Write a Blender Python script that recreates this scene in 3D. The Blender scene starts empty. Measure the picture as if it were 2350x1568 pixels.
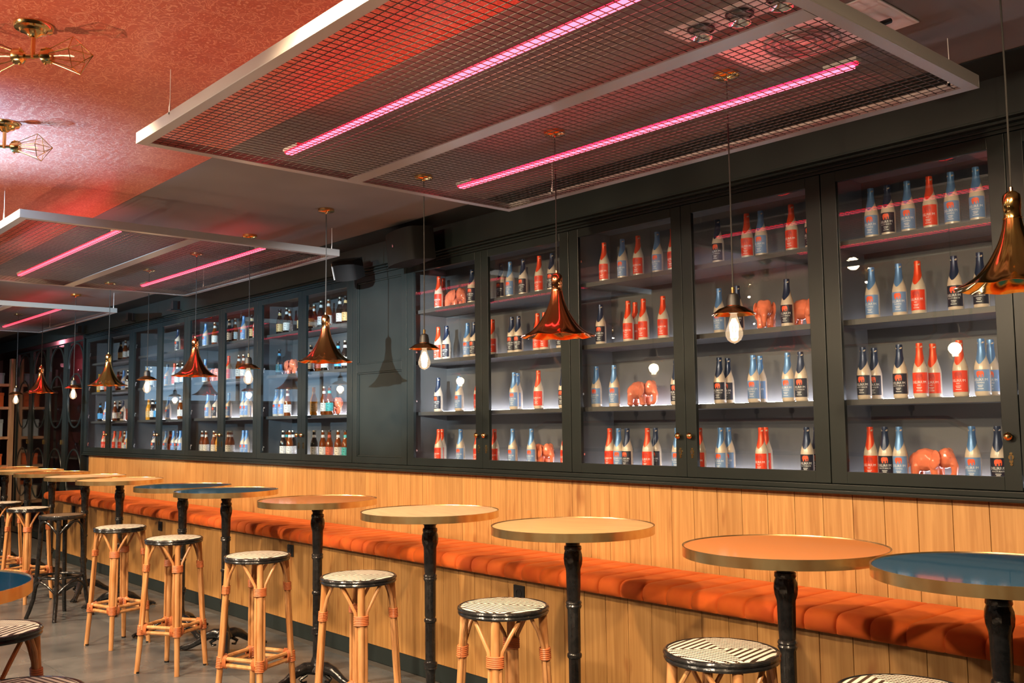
import bpy, bmesh, math, random
from mathutils import Vector, Matrix
random.seed(7)
PI = math.pi
S = bpy.context.scene
COL = S.collection

# ------------------------------------------------------------ camera, world, big lights, exposure
H = 1.5
yaw, pitch, roll = 0.84892, 0.085994, -0.011243
fw = Vector((-math.sin(yaw) * math.cos(pitch), math.cos(yaw) * math.cos(pitch), math.sin(pitch)))
rt = Vector((math.cos(yaw), math.sin(yaw), 0)); up = rt.cross(fw)
r2 = rt * math.cos(roll) + up * math.sin(roll); u2 = -rt * math.sin(roll) + up * math.cos(roll)
cam = bpy.data.objects.new('camera', bpy.data.cameras.new('camera'))
COL.objects.link(cam)
cam.matrix_world = Matrix(((r2.x, u2.x, -fw.x, 0), (r2.y, u2.y, -fw.y, 0), (r2.z, u2.z, -fw.z, H), (0, 0, 0, 1)))
cam.data.sensor_width = 36.0; cam.data.lens = 2199.44 / 2350 * 36
cam.data.clip_start = 0.05; cam.data.clip_end = 100
S.camera = cam
w = bpy.data.worlds.new('world'); S.world = w; w.use_nodes = True
w.node_tree.nodes['Background'].inputs[0].default_value = (0.5, 0.55, 0.6, 1)
w.node_tree.nodes['Background'].inputs[1].default_value = 0.3
S.view_settings.view_transform = 'Standard'; S.view_settings.look = 'None'
S.view_settings.exposure = 0.0; S.view_settings.gamma = 1.0; S.view_settings.use_curve_mapping = False
cy = S.cycles
cy.use_denoising = True; cy.max_bounces = 7; cy.diffuse_bounces = 3; cy.glossy_bounces = 4
cy.transparent_max_bounces = 24; cy.transmission_bounces = 4
cy.sample_clamp_indirect = 4.0; cy.caustics_reflective = False; cy.caustics_refractive = False
cy.use_adaptive_sampling = True; cy.adaptive_threshold = 0.02

def light(name, kind, loc, target, power, col, **kw):
    l = bpy.data.lights.new(name, kind); l.energy = power; l.color = col
    for k, v in kw.items(): setattr(l, k, v)
    o = bpy.data.objects.new(name, l); COL.objects.link(o); o.location = loc
    if target is not None:
        o.rotation_euler = (Vector(target) - Vector(loc)).to_track_quat('-Z', 'Y').to_euler()
    return o
# warm ceiling spots over the aisle
for i, x in enumerate((-0.4, -2.1, -3.8, -5.5, -7.2, -9.0, -10.8, -12.8)):
    light('ceiling_spot', 'SPOT', (x, 0.85, 2.72), (x - 0.4, 2.95, 0.7), 345, (1.0, 0.72, 0.44), spot_size=1.75, spot_blend=0.55, shadow_soft_size=0.05)
for x in (-1.0, -3.5, -6.0, -9.0):  # unseen fill row added to lift the front stools, bench front and floor
    light('aisle_fill', 'SPOT', (x, -0.9, 2.74), (x - 0.4, 1.9, 0.6), 300, (1.0, 0.80, 0.58), spot_size=1.7, spot_blend=0.7, shadow_soft_size=0.05)
# cool track spots that wash the bottle cabinets
for x in (-1.9, -4.25, -7.0, -10.0, -13.0):
    light('track_spot', 'SPOT', (x, -1.1, 2.72), (x - 1.45, 3.9, 1.85), 12 + 6 * abs(x), (0.95, 0.9, 0.85) if x > -3 else (0.66, 0.84, 1.0), spot_size=0.70, spot_blend=0.8, shadow_soft_size=0.03)
for (x, tx, p, cc) in ((-1.25, -5.85, 9000, (0.86, 0.93, 1.0)), (-3.6, -7.6, 3600, (0.50, 0.78, 1.0)), (-6.0, -9.9, 3800, (0.50, 0.78, 1.0)), (-9.0, -12.6, 3000, (0.6, 0.8, 1.0))):
    light('bar_spot', 'SPOT', (x, -2.1, 2.37), (tx, 3.9, 2.02 if tx > -6 else 2.2), p, cc, spot_size=0.22 if tx > -6 else 0.36, spot_blend=0.9, shadow_soft_size=0.025)
for x in (-1.9, -3.5, -5.6, -7.9, -10.5):  # unseen warm uplights added to brighten the red ceiling, no fittings
    light('ceiling_fill', 'SPOT', (x, -0.35, 1.2), (x + 0.9, 1.15, 2.82), 150, (1.0, 0.76, 0.58), spot_size=1.15, spot_blend=1.0, shadow_soft_size=0.02)
# unseen spots added to brighten the far plaster for milky glass reflections
for x in (-2.0, -5.0, -8.0, -11.5, -15.0):
    light('wall_fill', 'SPOT', (x, -4.1, 2.7), (x, -5.5, 1.7), 150, (1.0, 0.88, 0.74), spot_size=2.2, spot_blend=1.0, shadow_soft_size=0.03)
# blue uplight washing the patterned ceiling at the left
light('uplight', 'SPOT', (-4.90, 0.72, 1.95), (-4.85, 0.85, 2.82), 650, (0.10, 0.46, 1.0), spot_size=1.7, spot_blend=1.0, shadow_soft_size=0.04)

for x in (-13.1, -14.7):  # pink point lights added out of sight to bring up the glassware
    light('back_room_glow', 'POINT', (x, 4.25, 2.42), None, 7, (1.0, 0.28, 0.36), shadow_soft_size=0.03)

# ------------------------------------------------------------ materials
def mat(name, col, rough=0.5, metal=0.0, **kw):
    m = bpy.data.materials.new(name); m.use_nodes = True
    b = m.node_tree.nodes['Principled BSDF']
    b.inputs['Base Color'].default_value = (*col, 1); b.inputs['Roughness'].default_value = rough
    b.inputs['Metallic'].default_value = metal
    for k, v in kw.items(): b.inputs[k].default_value = v
    return m
def nodes(m): return m.node_tree.nodes, m.node_tree.links, m.node_tree.nodes['Principled BSDF']
def noisy(m, c1, c2, scale=(8, 8, 8), detail=3, rnd=0.0, bump=0.0, lo=0.3, hi=0.7, coords='Object', dist=0.0):
    N, L, b = nodes(m)
    tc = N.new('ShaderNodeTexCoord'); mp = N.new('ShaderNodeMapping'); mp.inputs['Scale'].default_value = scale
    L.new(tc.outputs[coords], mp.inputs['Vector']); vec = mp.outputs[0]
    if rnd:
        oi = N.new('ShaderNodeObjectInfo'); mu = N.new('ShaderNodeMath'); mu.operation = 'MULTIPLY'; mu.inputs[1].default_value = 57.0
        ad = N.new('ShaderNodeVectorMath'); ad.operation = 'ADD'
        L.new(oi.outputs['Random'], mu.inputs[0]); L.new(mu.outputs[0], ad.inputs[1]); L.new(vec, ad.inputs[0]); vec = ad.outputs[0]
    n = N.new('ShaderNodeTexNoise'); n.inputs['Scale'].default_value = 1; n.inputs['Detail'].default_value = detail
    n.inputs['Distortion'].default_value = dist
    L.new(vec, n.inputs['Vector'])
    cr = N.new('ShaderNodeValToRGB'); cr.color_ramp.elements[0].position = lo; cr.color_ramp.elements[1].position = hi
    cr.color_ramp.elements[0].color = (*c1, 1); cr.color_ramp.elements[1].color = (*c2, 1)
    L.new(n.outputs['Fac'], cr.inputs['Fac']); out = cr.outputs[0]
    if rnd:
        hs = N.new('ShaderNodeHueSaturation'); mr = N.new('ShaderNodeMapRange')
        mr.inputs['To Min'].default_value = 1 - rnd; mr.inputs['To Max'].default_value = 1 + rnd
        L.new(oi.outputs['Random'], mr.inputs['Value']); L.new(mr.outputs[0], hs.inputs['Value']); L.new(out, hs.inputs['Color']); out = hs.outputs[0]
    L.new(out, b.inputs['Base Color'])
    if bump:
        bp = N.new('ShaderNodeBump'); bp.inputs['Strength'].default_value = bump; bp.inputs['Distance'].default_value = 0.01
        L.new(n.outputs['Fac'], bp.inputs['Height']); L.new(bp.outputs[0], b.inputs['Normal'])
    return m
def emis(name, col, s):
    m = bpy.data.materials.new(name); m.use_nodes = True; N = m.node_tree.nodes; N.clear()
    e = N.new('ShaderNodeEmission'); e.inputs[0].default_value = (*col, 1); e.inputs[1].default_value = s
    o = N.new('ShaderNodeOutputMaterial'); m.node_tree.links.new(e.outputs[0], o.inputs[0]); return m
def glass(name, tint=(0.95, 0.97, 0.97), ior=1.5, rough=0.0):
    m = bpy.data.materials.new(name); m.use_nodes = True; N = m.node_tree.nodes; L = m.node_tree.links; N.clear()
    t = N.new('ShaderNodeBsdfTransparent'); t.inputs[0].default_value = (*tint, 1)
    g = N.new('ShaderNodeBsdfGlossy'); g.inputs['Roughness'].default_value = rough
    g.inputs['Color'].default_value = (1, 1, 1, 1)
    ge = N.new('ShaderNodeNewGeometry'); dt = N.new('ShaderNodeVectorMath'); dt.operation = 'DOT_PRODUCT'
    L.new(ge.outputs['Incoming'], dt.inputs[0]); L.new(ge.outputs['Normal'], dt.inputs[1])
    ab = N.new('ShaderNodeMath'); ab.operation = 'ABSOLUTE'; L.new(dt.outputs['Value'], ab.inputs[0])
    om = N.new('ShaderNodeMath'); om.operation = 'SUBTRACT'; om.inputs[0].default_value = 1; L.new(ab.outputs[0], om.inputs[1])
    pw = N.new('ShaderNodeMath'); pw.operation = 'POWER'; pw.inputs[1].default_value = 5; L.new(om.outputs[0], pw.inputs[0])
    r0 = ((ior - 1) / (ior + 1)) ** 2
    f = N.new('ShaderNodeMath'); f.operation = 'MULTIPLY_ADD'; f.inputs[1].default_value = 1 - r0; f.inputs[2].default_value = r0; L.new(pw.outputs[0], f.inputs[0])
    x = N.new('ShaderNodeMixShader'); o = N.new('ShaderNodeOutputMaterial')
    L.new(f.outputs[0], x.inputs[0]); L.new(t.outputs[0], x.inputs[1]); L.new(g.outputs[0], x.inputs[2]); L.new(x.outputs[0], o.inputs[0])
    return m

M = {}
M['oak'] = noisy(mat('oak_panel', (0.6, 0.33, 0.14), 0.5), (0.285, 0.132, 0.034), (0.45, 0.245, 0.080), (55, 55, 2.2), 4, rnd=0.10, bump=0.05, lo=0.25, hi=0.75, dist=0.6)
def add_knots(m):
    N, L, b = nodes(m); src = b.inputs['Base Color'].links[0].from_socket
    tc = N.new('ShaderNodeTexCoord'); oi = N.new('ShaderNodeObjectInfo')
    mp = N.new('ShaderNodeMapping'); mp.inputs['Scale'].default_value = (14, 14, 3.2); L.new(tc.outputs['Object'], mp.inputs[0])
    mu = N.new('ShaderNodeMath'); mu.operation = 'MULTIPLY'; mu.inputs[1].default_value = 91.0; L.new(oi.outputs['Random'], mu.inputs[0])
    ad = N.new('ShaderNodeVectorMath'); ad.operation = 'ADD'; L.new(mp.outputs[0], ad.inputs[0]); L.new(mu.outputs[0], ad.inputs[1])
    n = N.new('ShaderNodeTexNoise'); n.inputs['Scale'].default_value = 1.0; n.inputs['Detail'].default_value = 2; L.new(ad.outputs[0], n.inputs['Vector'])
    cr = N.new('ShaderNodeValToRGB'); cr.color_ramp.elements[0].position = 0.62; cr.color_ramp.elements[1].position = 0.76
    cr.color_ramp.elements[0].color = (1, 1, 1, 1); cr.color_ramp.elements[1].color = (0.62, 0.46, 0.34, 1)
    mx = N.new('ShaderNodeMixRGB'); mx.blend_type = 'MULTIPLY'; mx.inputs[0].default_value = 1
    L.new(n.outputs['Fac'], cr.inputs[0]); L.new(src, mx.inputs[1]); L.new(cr.outputs[0], mx.inputs[2]); L.new(mx.outputs[0], b.inputs['Base Color'])
add_knots(M['oak'])
M['cab'] = noisy(mat('black_green_paint', (0.02, 0.028, 0.028), 0.34, 0, **{'Specular IOR Level': 0.3}), (0.009, 0.0125, 0.012), (0.013, 0.0175, 0.0165), (3, 3, 3), 2)
M['cabin'] = mat('cabinet_inside', (0.075, 0.073, 0.072), 0.6)
M['shelf'] = mat('shelf_dark', (0.06, 0.058, 0.055), 0.35)
M['pane'] = glass('window_glass', (0.94, 0.96, 0.96), 1.5)
M['led'] = {k: emis('led_' + k, (0.90, 0.88, 1.0), s) for k, s in dict(A=50.0, B=80.0, C=26.0, D=10.0).items()}
M['steel'] = mat('hinge_steel', (0.7, 0.7, 0.7), 0.25, 1.0)
M['brass'] = noisy(mat('brass', (0.85, 0.58, 0.22), 0.16, 1.0), (0.78, 0.50, 0.17), (0.93, 0.68, 0.30), (14, 14, 14), 3)
M['rim'] = noisy(mat('brass_rim', (0.8, 0.56, 0.24), 0.25, 0.95), (0.66, 0.38, 0.14), (1.0, 0.80, 0.42), (13, 13, 5), 3)
M['copper'] = mat('copper', (0.97, 0.40, 0.16), 0.13, 1.0)
M['gold'] = mat('gold', (0.97, 0.62, 0.20), 0.13, 1.0)
M['bronze'] = mat('dark_brass', (0.72, 0.40, 0.16), 0.16, 1.0)
M['iron'] = noisy(mat('cast_iron', (0.012, 0.012, 0.013), 0.22, 0.0), (0.009, 0.010, 0.011), (0.02, 0.02, 0.021), (40, 40, 40), 2, bump=0.2)
M['black'] = mat('black_plastic', (0.008, 0.008, 0.0085), 0.5)
M['speaker'] = mat('speaker_black', (0.006, 0.006, 0.006), 0.7, 0, **{'Specular IOR Level': 0.15})
M['kick'] = mat('kick_board', (0.012, 0.019, 0.020), 0.45)
M['velvet'] = noisy(mat('orange_velvet', (0.8, 0.16, 0.02), 0.85, 0, **{'Sheen Weight': 0.25, 'Sheen Roughness': 0.4}), (0.48, 0.066, 0.003), (0.62, 0.115, 0.006), (9, 9, 9), 3, bump=0.05)
M['velvet'].node_tree.nodes['Principled BSDF'].inputs['Sheen Tint'].default_value = (1, 0.45, 0.15, 1)
M['cane'] = noisy(mat('rattan_cane', (0.68, 0.36, 0.14), 0.35), (0.40, 0.165, 0.05), (0.64, 0.34, 0.145), (30, 30, 6), 3, rnd=0.06)
M['bind'] = mat('cane_binding', (0.55, 0.17, 0.06), 0.35)
M['frame'] = mat('brushed_steel', (0.36, 0.34, 0.32), 0.35, 0.35)
M['wire'] = mat('mesh_wire', (0.09, 0.08, 0.072), 0.4, 0.5)
M['tube'] = emis('pink_tube', (1.0, 0.075, 0.125), 7.0)
M['tubeside'] = emis('pink_tube_side', (1.0, 0.008, 0.032), 9.0)
M['ceil'] = noisy(mat('grey_ceiling', (0.17, 0.15, 0.14), 0.75), (0.155, 0.137, 0.125), (0.19, 0.17, 0.155), (2, 2, 2), 2)
M['bulb'] = glass('bulb_glass', (1.0, 0.97, 0.92), 1.45)
M['litbulb'] = glass('lit_bulb_glass', (1.0, 0.96, 0.90), 1.45)
def _lit(m):
    N = m.node_tree.nodes; L = m.node_tree.links; o = N['Material Output']; src = o.inputs[0].links[0].from_socket
    e = N.new('ShaderNodeEmission'); e.inputs[0].default_value = (1.0, 0.72, 0.45, 1); e.inputs[1].default_value = 0.28  # faint emission put into the glass stands for bloom around the filament
    a = N.new('ShaderNodeAddShader'); L.new(src, a.inputs[0]); L.new(e.outputs[0], a.inputs[1]); L.new(a.outputs[0], o.inputs[0])
_lit(M['litbulb'])
M['filament'] = emis('filament', (1.0, 0.84, 0.62), 25)
M['filoff'] = emis('filament_dim', (1.0, 0.8, 0.5), 1.5)
M['cord'] = mat('cord_fabric', (0.02, 0.018, 0.016), 0.8)
M['white'] = mat('white_plate', (0.75, 0.73, 0.70), 0.5)
M['wallf'] = mat('far_plaster', (0.27, 0.25, 0.23), 0.8)
M['woodsh'] = noisy(mat('pale_shelf_wood', (0.6, 0.36, 0.2), 0.6), (0.50, 0.27, 0.14), (0.66, 0.40, 0.24), (20, 20, 3), 3)
M['burg'] = mat('burgundy_panel', (0.06, 0.012, 0.014), 0.5)
M['clear'] = glass('clear_glassware', (0.86, 0.88, 0.9), 1.5)
def floor_mat():
    m = noisy(mat('concrete_tile', (0.15, 0.14, 0.13), 0.26), (0.048, 0.056, 0.064), (0.145, 0.15, 0.155), (3.2, 3.2, 3.2), 8, rnd=0.06, bump=0.02, lo=0.3, hi=0.72)
    return m
M['floor'] = floor_mat()
def wallpaper():
    m = mat('red_patterned_ceiling', (0.5, 0.08, 0.05), 0.38)
    N, L, b = nodes(m)
    tc = N.new('ShaderNodeTexCoord')
    # mirrored coordinates give the kaleidoscope look of the print
    mp = N.new('ShaderNodeMapping'); mp.inputs['Scale'].default_value = (1.9, 1.9, 1.9); L.new(tc.outputs['Object'], mp.inputs[0])
    pp = N.new('ShaderNodeVectorMath'); pp.operation = 'PINGPONG' if False else 'FRACTION'; L.new(mp.outputs[0], pp.inputs[0])
    sb = N.new('ShaderNodeVectorMath'); sb.operation = 'SUBTRACT'; sb.inputs[1].default_value = (0.5, 0.5, 0); L.new(pp.outputs[0], sb.inputs[0])
    ab = N.new('ShaderNodeVectorMath'); ab.operation = 'ABSOLUTE'; L.new(sb.outputs[0], ab.inputs[0])
    n = N.new('ShaderNodeTexNoise'); n.inputs['Scale'].default_value = 9; n.inputs['Detail'].default_value = 5; n.inputs['Distortion'].default_value = 2.5
    L.new(ab.outputs[0], n.inputs['Vector'])
    wv = N.new('ShaderNodeMath'); wv.operation = 'MULTIPLY'; wv.inputs[1].default_value = 32; L.new(n.outputs['Fac'], wv.inputs[0])
    sn = N.new('ShaderNodeMath'); sn.operation = 'SINE'; L.new(wv.outputs[0], sn.inputs[0])
    cr = N.new('ShaderNodeValToRGB'); e = cr.color_ramp.elements
    e[0].position = 0.0; e[0].color = (0.50, 0.085, 0.045, 1); e[1].position = 1.0; e[1].color = (0.74, 0.27, 0.155, 1)
    q = e.new(0.82); q.color = (0.58, 0.11, 0.055, 1)
    mr = N.new('ShaderNodeMapRange'); mr.inputs['From Min'].default_value = -1; L.new(sn.outputs[0], mr.inputs[0]); L.new(mr.outputs[0], cr.inputs[0])
    L.new(cr.outputs[0], b.inputs['Base Color']); return m
M['paper'] = wallpaper()
def seat_weave():
    m = mat('black_white_weave', (0.8, 0.78, 0.72), 0.35); N, L, b = nodes(m)
    tc = N.new('ShaderNodeTexCoord'); sp = N.new('ShaderNodeSeparateXYZ'); L.new(tc.outputs['Object'], sp.inputs[0])
    def mth(op, a, c=None, clamp=False):
        n = N.new('ShaderNodeMath'); n.operation = op
        for i, v in enumerate((a, c)):
            if v is None: continue
            if isinstance(v, (int, float)): n.inputs[i].default_value = v
            else: L.new(v, n.inputs[i])
        return n.outputs[0]
    ax = mth('ABSOLUTE', sp.outputs[0]); ay = mth('ABSOLUTE', sp.outputs[1])
    ay = mth('MULTIPLY', ay, 1.25)
    mx = mth('MAXIMUM', ax, ay)
    fr = mth('FRACT', mth('DIVIDE', mx, 0.0225))
    isx = mth('GREATER_THAN', ax, ay)
    thr = mth('ADD', mth('MULTIPLY', isx, 0.0), 0.47)
    blk = mth('LESS_THAN', fr, thr)
    # the weave breaks the thin rows into stitches
    st = mth('GREATER_THAN', mth('FRACT', mth('DIVIDE', sp.outputs[0], 0.0085)), 0.12)
    blk = mth('MULTIPLY', blk, mth('MAXIMUM', isx, st))
    cx = N.new('ShaderNodeMixRGB'); L.new(blk, cx.inputs[0]); cx.inputs[1].default_value = (0.78, 0.73, 0.65, 1); cx.inputs[2].default_value = (0.03, 0.022, 0.018, 1)
    L.new(cx.outputs[0], b.inputs['Base Color'])
    h = mth('ADD', mth('SINE', mth('MULTIPLY', sp.outputs[0], 740)), mth('SINE', mth('MULTIPLY', sp.outputs[1], 740)))
    bp = N.new('ShaderNodeBump'); bp.inputs['Strength'].default_value = 0.5; bp.inputs['Distance'].default_value = 0.001
    L.new(h, bp.inputs['Height']); L.new(bp.outputs[0], b.inputs['Normal']); return m
M['weave'] = seat_weave()
def top_mat(name, c, rough=0.06, wood=False, coat=1.0):
    if wood: return noisy(mat(name, c, rough, 0, **{'Specular IOR Level': 0.12}), tuple(v * 0.82 for v in c), tuple(min(1, v * 1.12) for v in c), (5, 60, 5), 4)
    return mat(name, c, rough, 0, **{'Coat Weight': coat, 'Coat Roughness': 0.03, 'Specular IOR Level': 0.3})
M['t_blue'] = top_mat('blue_lacquer', (0.008, 0.075, 0.17), coat=0.12)
M['t_orange'] = mat('orange_lacquer', (0.78, 0.30, 0.095), 0.08, 0, **{'Specular IOR Level': 0.18})
M['t_oak'] = top_mat('oak_top', (0.74, 0.44, 0.20), 0.28, True)
M['t_pale'] = top_mat('pale_oak_top', (0.74, 0.50, 0.30), 0.28, True)
# bottles
M['cream'] = noisy(mat('cream_glass', (0.60, 0.49, 0.38), 0.22), (0.58, 0.47, 0.36), (0.64, 0.53, 0.42), (60, 60, 60), 2)
M['fL'] = mat('light_blue_foil', (0.10, 0.24, 0.50), 0.35, 0.3); M['lL'] = mat('light_blue_label', (0.16, 0.28, 0.52), 0.5)
M['fN'] = mat('navy_foil', (0.018, 0.035, 0.085), 0.3, 0.3); M['lN'] = mat('navy_label', (0.012, 0.014, 0.03), 0.5)
M['fR'] = mat('red_foil', (0.85, 0.07, 0.015), 0.35, 0.3); M['lR'] = mat('red_label', (0.78, 0.05, 0.012), 0.5)
M['emb'] = mat('orange_red_emblem', (0.85, 0.10, 0.03), 0.5); M['embR'] = mat('deep_red_emblem', (0.50, 0.025, 0.012), 0.5)
M['letw'] = mat('white_lettering', (0.8, 0.8, 0.8), 0.5)
M['amber'] = mat('amber_glass', (0.16, 0.035, 0.004), 0.08, 0, **{'Coat Weight': 0.5})
M['darkg'] = mat('dark_brown_glass', (0.014, 0.009, 0.006), 0.08, 0, **{'Coat Weight': 0.5})
M['goldg'] = mat('golden_glass', (0.60, 0.26, 0.02), 0.1, 0, **{'Coat Weight': 0.5})
for k, c in dict(w=(0.68, 0.65, 0.60), c=(0.62, 0.40, 0.16), b=(0.05, 0.30, 0.60), r=(0.55, 0.10, 0.05), t=(0.05, 0.36, 0.36)).items():
    M['lab_' + k] = noisy(mat('paper_label_' + k, c, 0.6), tuple(v * 0.35 for v in c), c, (90, 90, 120), 2, lo=0.36, hi=0.44)
M['capm'] = mat('bottle_cap', (0.5, 0.45, 0.35), 0.3, 0.8)
M['coral'] = mat('coral_glaze', (0.80, 0.21, 0.11), 0.12, 0, **{'Coat Weight': 0.6})
M['coralpale'] = mat('pale_coral_glaze', (0.70, 0.16, 0.10), 0.2)

# ------------------------------------------------------------ mesh helpers
class MB:
    def __init__(s): s.v = []; s.f = []; s.m = []
    def add(s, v, f, m=0):
        o = len(s.v); s.v += [tuple(p) for p in v]; s.f += [tuple(i + o for i in q) for q in f]; s.m += [m] * len(f); return s
    def box(s, x0, x1, y0, y1, z0, z1, m=0):
        v = [(x, y, z) for z in (z0, z1) for y in (y0, y1) for x in (x0, x1)]
        return s.add(v, [(0, 2, 3, 1), (4, 5, 7, 6), (0, 1, 5, 4), (2, 6, 7, 3), (0, 4, 6, 2), (1, 3, 7, 5)], m)
    def tube(s, pts, r, n=8, m=0, cap=True):
        pts = [Vector(p) for p in pts]; rs = r if isinstance(r, (list, tuple)) else [r] * len(pts)
        t0 = (pts[1] - pts[0]).normalized(); a = t0.orthogonal().normalized(); v = []
        for i, p in enumerate(pts):
            t = (pts[min(i + 1, len(pts) - 1)] - pts[max(i - 1, 0)]).normalized()
            a = (a - t * a.dot(t)).normalized(); b = t.cross(a)
            v += [p + (a * math.cos(2 * PI * k / n) + b * math.sin(2 * PI * k / n)) * rs[i] for k in range(n)]
        f = [(i * n + k, i * n + (k + 1) % n, (i + 1) * n + (k + 1) % n, (i + 1) * n + k) for i in range(len(pts) - 1) for k in range(n)]
        if cap: f += [tuple(range(n))[::-1], tuple((len(pts) - 1) * n + k for k in range(n))]
        return s.add(v, f, m)
    def lathe(s, prof, n=24, m=0, c=(0, 0, 0), rf=None, zf=None, close=False):
        v = []
        for j, (r, z) in enumerate(prof):
            for k in range(n):
                t = 2 * PI * k / n; rr = r * (rf(t, j) if rf else 1); zz = z + (zf(t, j) if zf else 0)
                v.append((c[0] + rr * math.cos(t), c[1] + rr * math.sin(t), c[2] + zz))
        f = [(i * n + k, i * n + (k + 1) % n, (i + 1) * n + (k + 1) % n, (i + 1) * n + k) for i in range(len(prof) - 1) for k in range(n)]
        if not close:
            if prof[0][0] > 1e-5: f.append(tuple(range(n))[::-1])
            if prof[-1][0] > 1e-5: f.append(tuple((len(prof) - 1) * n + k for k in range(n)))
        return s.add(v, f, m)
    def torus(s, R, r, c=(0, 0, 0), n=28, k=8, m=0, sx=1, sy=1):
        pts = [(c[0] + R * sx * math.cos(2 * PI * i / n), c[1] + R * sy * math.sin(2 * PI * i / n), c[2]) for i in range(n)]
        v = []
        for i, p in enumerate(pts):
            t = 2 * PI * i / n; d = Vector((math.cos(t), math.sin(t), 0))
            for j in range(k):
                q = 2 * PI * j / k; v.append(Vector(p) + d * r * math.cos(q) + Vector((0, 0, r * math.sin(q))))
        f = [(i * k + j, ((i + 1) % n) * k + j, ((i + 1) % n) * k + (j + 1) % k, i * k + (j + 1) % k) for i in range(n) for j in range(k)]
        return s.add(v, f, m)
    def obj(s, name, mats, parent=None, smooth=False, bevel=0, kind=None):
        me = bpy.data.meshes.new(name); me.from_pydata(s.v, [], s.f)
        for mm in (mats if isinstance(mats, (list, tuple)) else [mats]): me.materials.append(mm)
        me.polygons.foreach_set('material_index', s.m)
        if smooth: me.polygons.foreach_set('use_smooth', [True] * len(me.polygons))
        me.update()
        return link(name, me, parent, smooth, bevel, kind)
def link(name, me, parent=None, smooth=False, bevel=0, kind=None):
    if smooth:
        try: me.set_sharp_from_angle(angle=math.radians(40))
        except Exception: pass
    o = bpy.data.objects.new(name, me); COL.objects.link(o)
    if parent: o.parent = parent
    if bevel:
        b = o.modifiers.new('bevel', 'BEVEL'); b.width = bevel; b.segments = 2; b.limit_method = 'ANGLE'
    if kind: o['kind'] = kind
    return o
def tag(o, label=None, cat=None, group=None, kind=None):
    if label: o['label'] = label
    if cat: o['category'] = cat
    if group: o['group'] = group
    if kind: o['kind'] = kind
    return o
def empty(name, loc=(0, 0, 0), rz=0.0):
    o = bpy.data.objects.new(name, None); COL.objects.link(o); o.location = loc; o.rotation_euler = (0, 0, rz); o.empty_display_size = 0.05
    return o
def copy_tree(o, parent=None):
    c = o.copy(); COL.objects.link(c); c.parent = parent
    for ch in kids.get(o.name, []): copy_tree(ch, c)
    return c
kids = {}
def index_kids():
    kids.clear()
    for o in bpy.data.objects:
        if o.parent: kids.setdefault(o.parent.name, []).append(o)
def ordw(n): return ('first second third fourth fifth sixth seventh eighth ninth tenth eleventh twelfth'.split())[n - 1]

# ------------------------------------------------------------ the room
CZ = 2.82
XL, XR, YB = -19.0, 2.2, -5.5
fl = empty('floor'); fl['kind'] = 'structure'
MB().box(XL, XR, YB, 4.6, -0.05, -0.004).obj('floor_base', mat('grout', (0.05, 0.048, 0.045), 0.8), fl)
tile_me = None
for i in range(-22, 1):
    for j in range(-2, 5):
        x0 = -0.05 + i * 0.75; y0 = -0.35 + j * 0.75
        y1 = min(y0 + 0.748, 3.46)
        if y1 - y0 < 0.7:
            MB().box(0, 0.748, 0, y1 - y0, -0.004, 0).obj('tile', M['floor'], fl).location = (x0, y0, 0)
            continue
        if tile_me is None: tile_me = MB().box(0, 0.748, 0, 0.748, -0.004, 0).obj('tile', M['floor'], fl); tile_me.location = (x0, y0, 0)
        else:
            c = tile_me.copy(); COL.objects.link(c); c.location = (x0, y0, 0)
MB().box(XL, XR, YB, -1.85, -0.004, 0).obj('screed', M['floor'], fl)
MB().box(XL, XR, 1.95, 4.6, CZ, CZ + 0.1).obj('ceiling', M['ceil'], kind='structure')
MB().box(XL, XR, YB, 1.948, CZ, CZ + 0.1).obj('ceiling', M['paper'], kind='structure')
MB().box(XL - 0.1, XL, YB, 4.6, 0, CZ).obj('wall_left', M['wallf'], kind='structure')
MB().box(XR, XR + 0.1, YB, 4.6, 0, CZ).obj('wall_right', M['wallf'], kind='structure')
wfr = MB().box(XL, XR, YB - 0.1, YB, 0, CZ).obj('wall_front', M['wallf'], kind='structure')
# wall_back : lower part behind the bench, upper bulkhead, plaster behind everything
WX0, WX1 = -12.40, XR
wb = empty('wall_back'); wb['kind'] = 'structure'
MB().box(WX0, WX1, 3.912, 4.2, 0, 1.18).obj('wall_core', M['black'], wb)
MB().box(WX0 - 0.03, WX0, 3.84, 4.2, 0, 2.66).obj('trim_4', M['cab'], kind='structure')
MB().box(XL, WX1, 3.80, 4.2, 2.662, CZ - 0.0005).obj('bulkhead', M['cab'], wb)
MB().box(XL, WX1, 4.5, 4.6, 0, CZ).obj('rear_wall', M['burg'], wb)
def planks(parent, y0, y1, z0, z1, pitch, xs, xe, off):
    base = None; n = 0; x = off
    while x - pitch > xs: x -= pitch
    while x < xe:
        if base is None:
            base = MB().box(0.0012, pitch - 0.0012, y0, y1, z0, z1).obj('plank', M['oak'], parent, bevel=0.0012); base.location = (x, 0, 0)
        else:
            c = base.copy(); COL.objects.link(c); c.location = (x, 0, 0)
        x += pitch
planks(wb, 3.898, 3.912, 0.70, 1.18, 0.1442, WX0, 0.6, -2.482)

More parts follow.
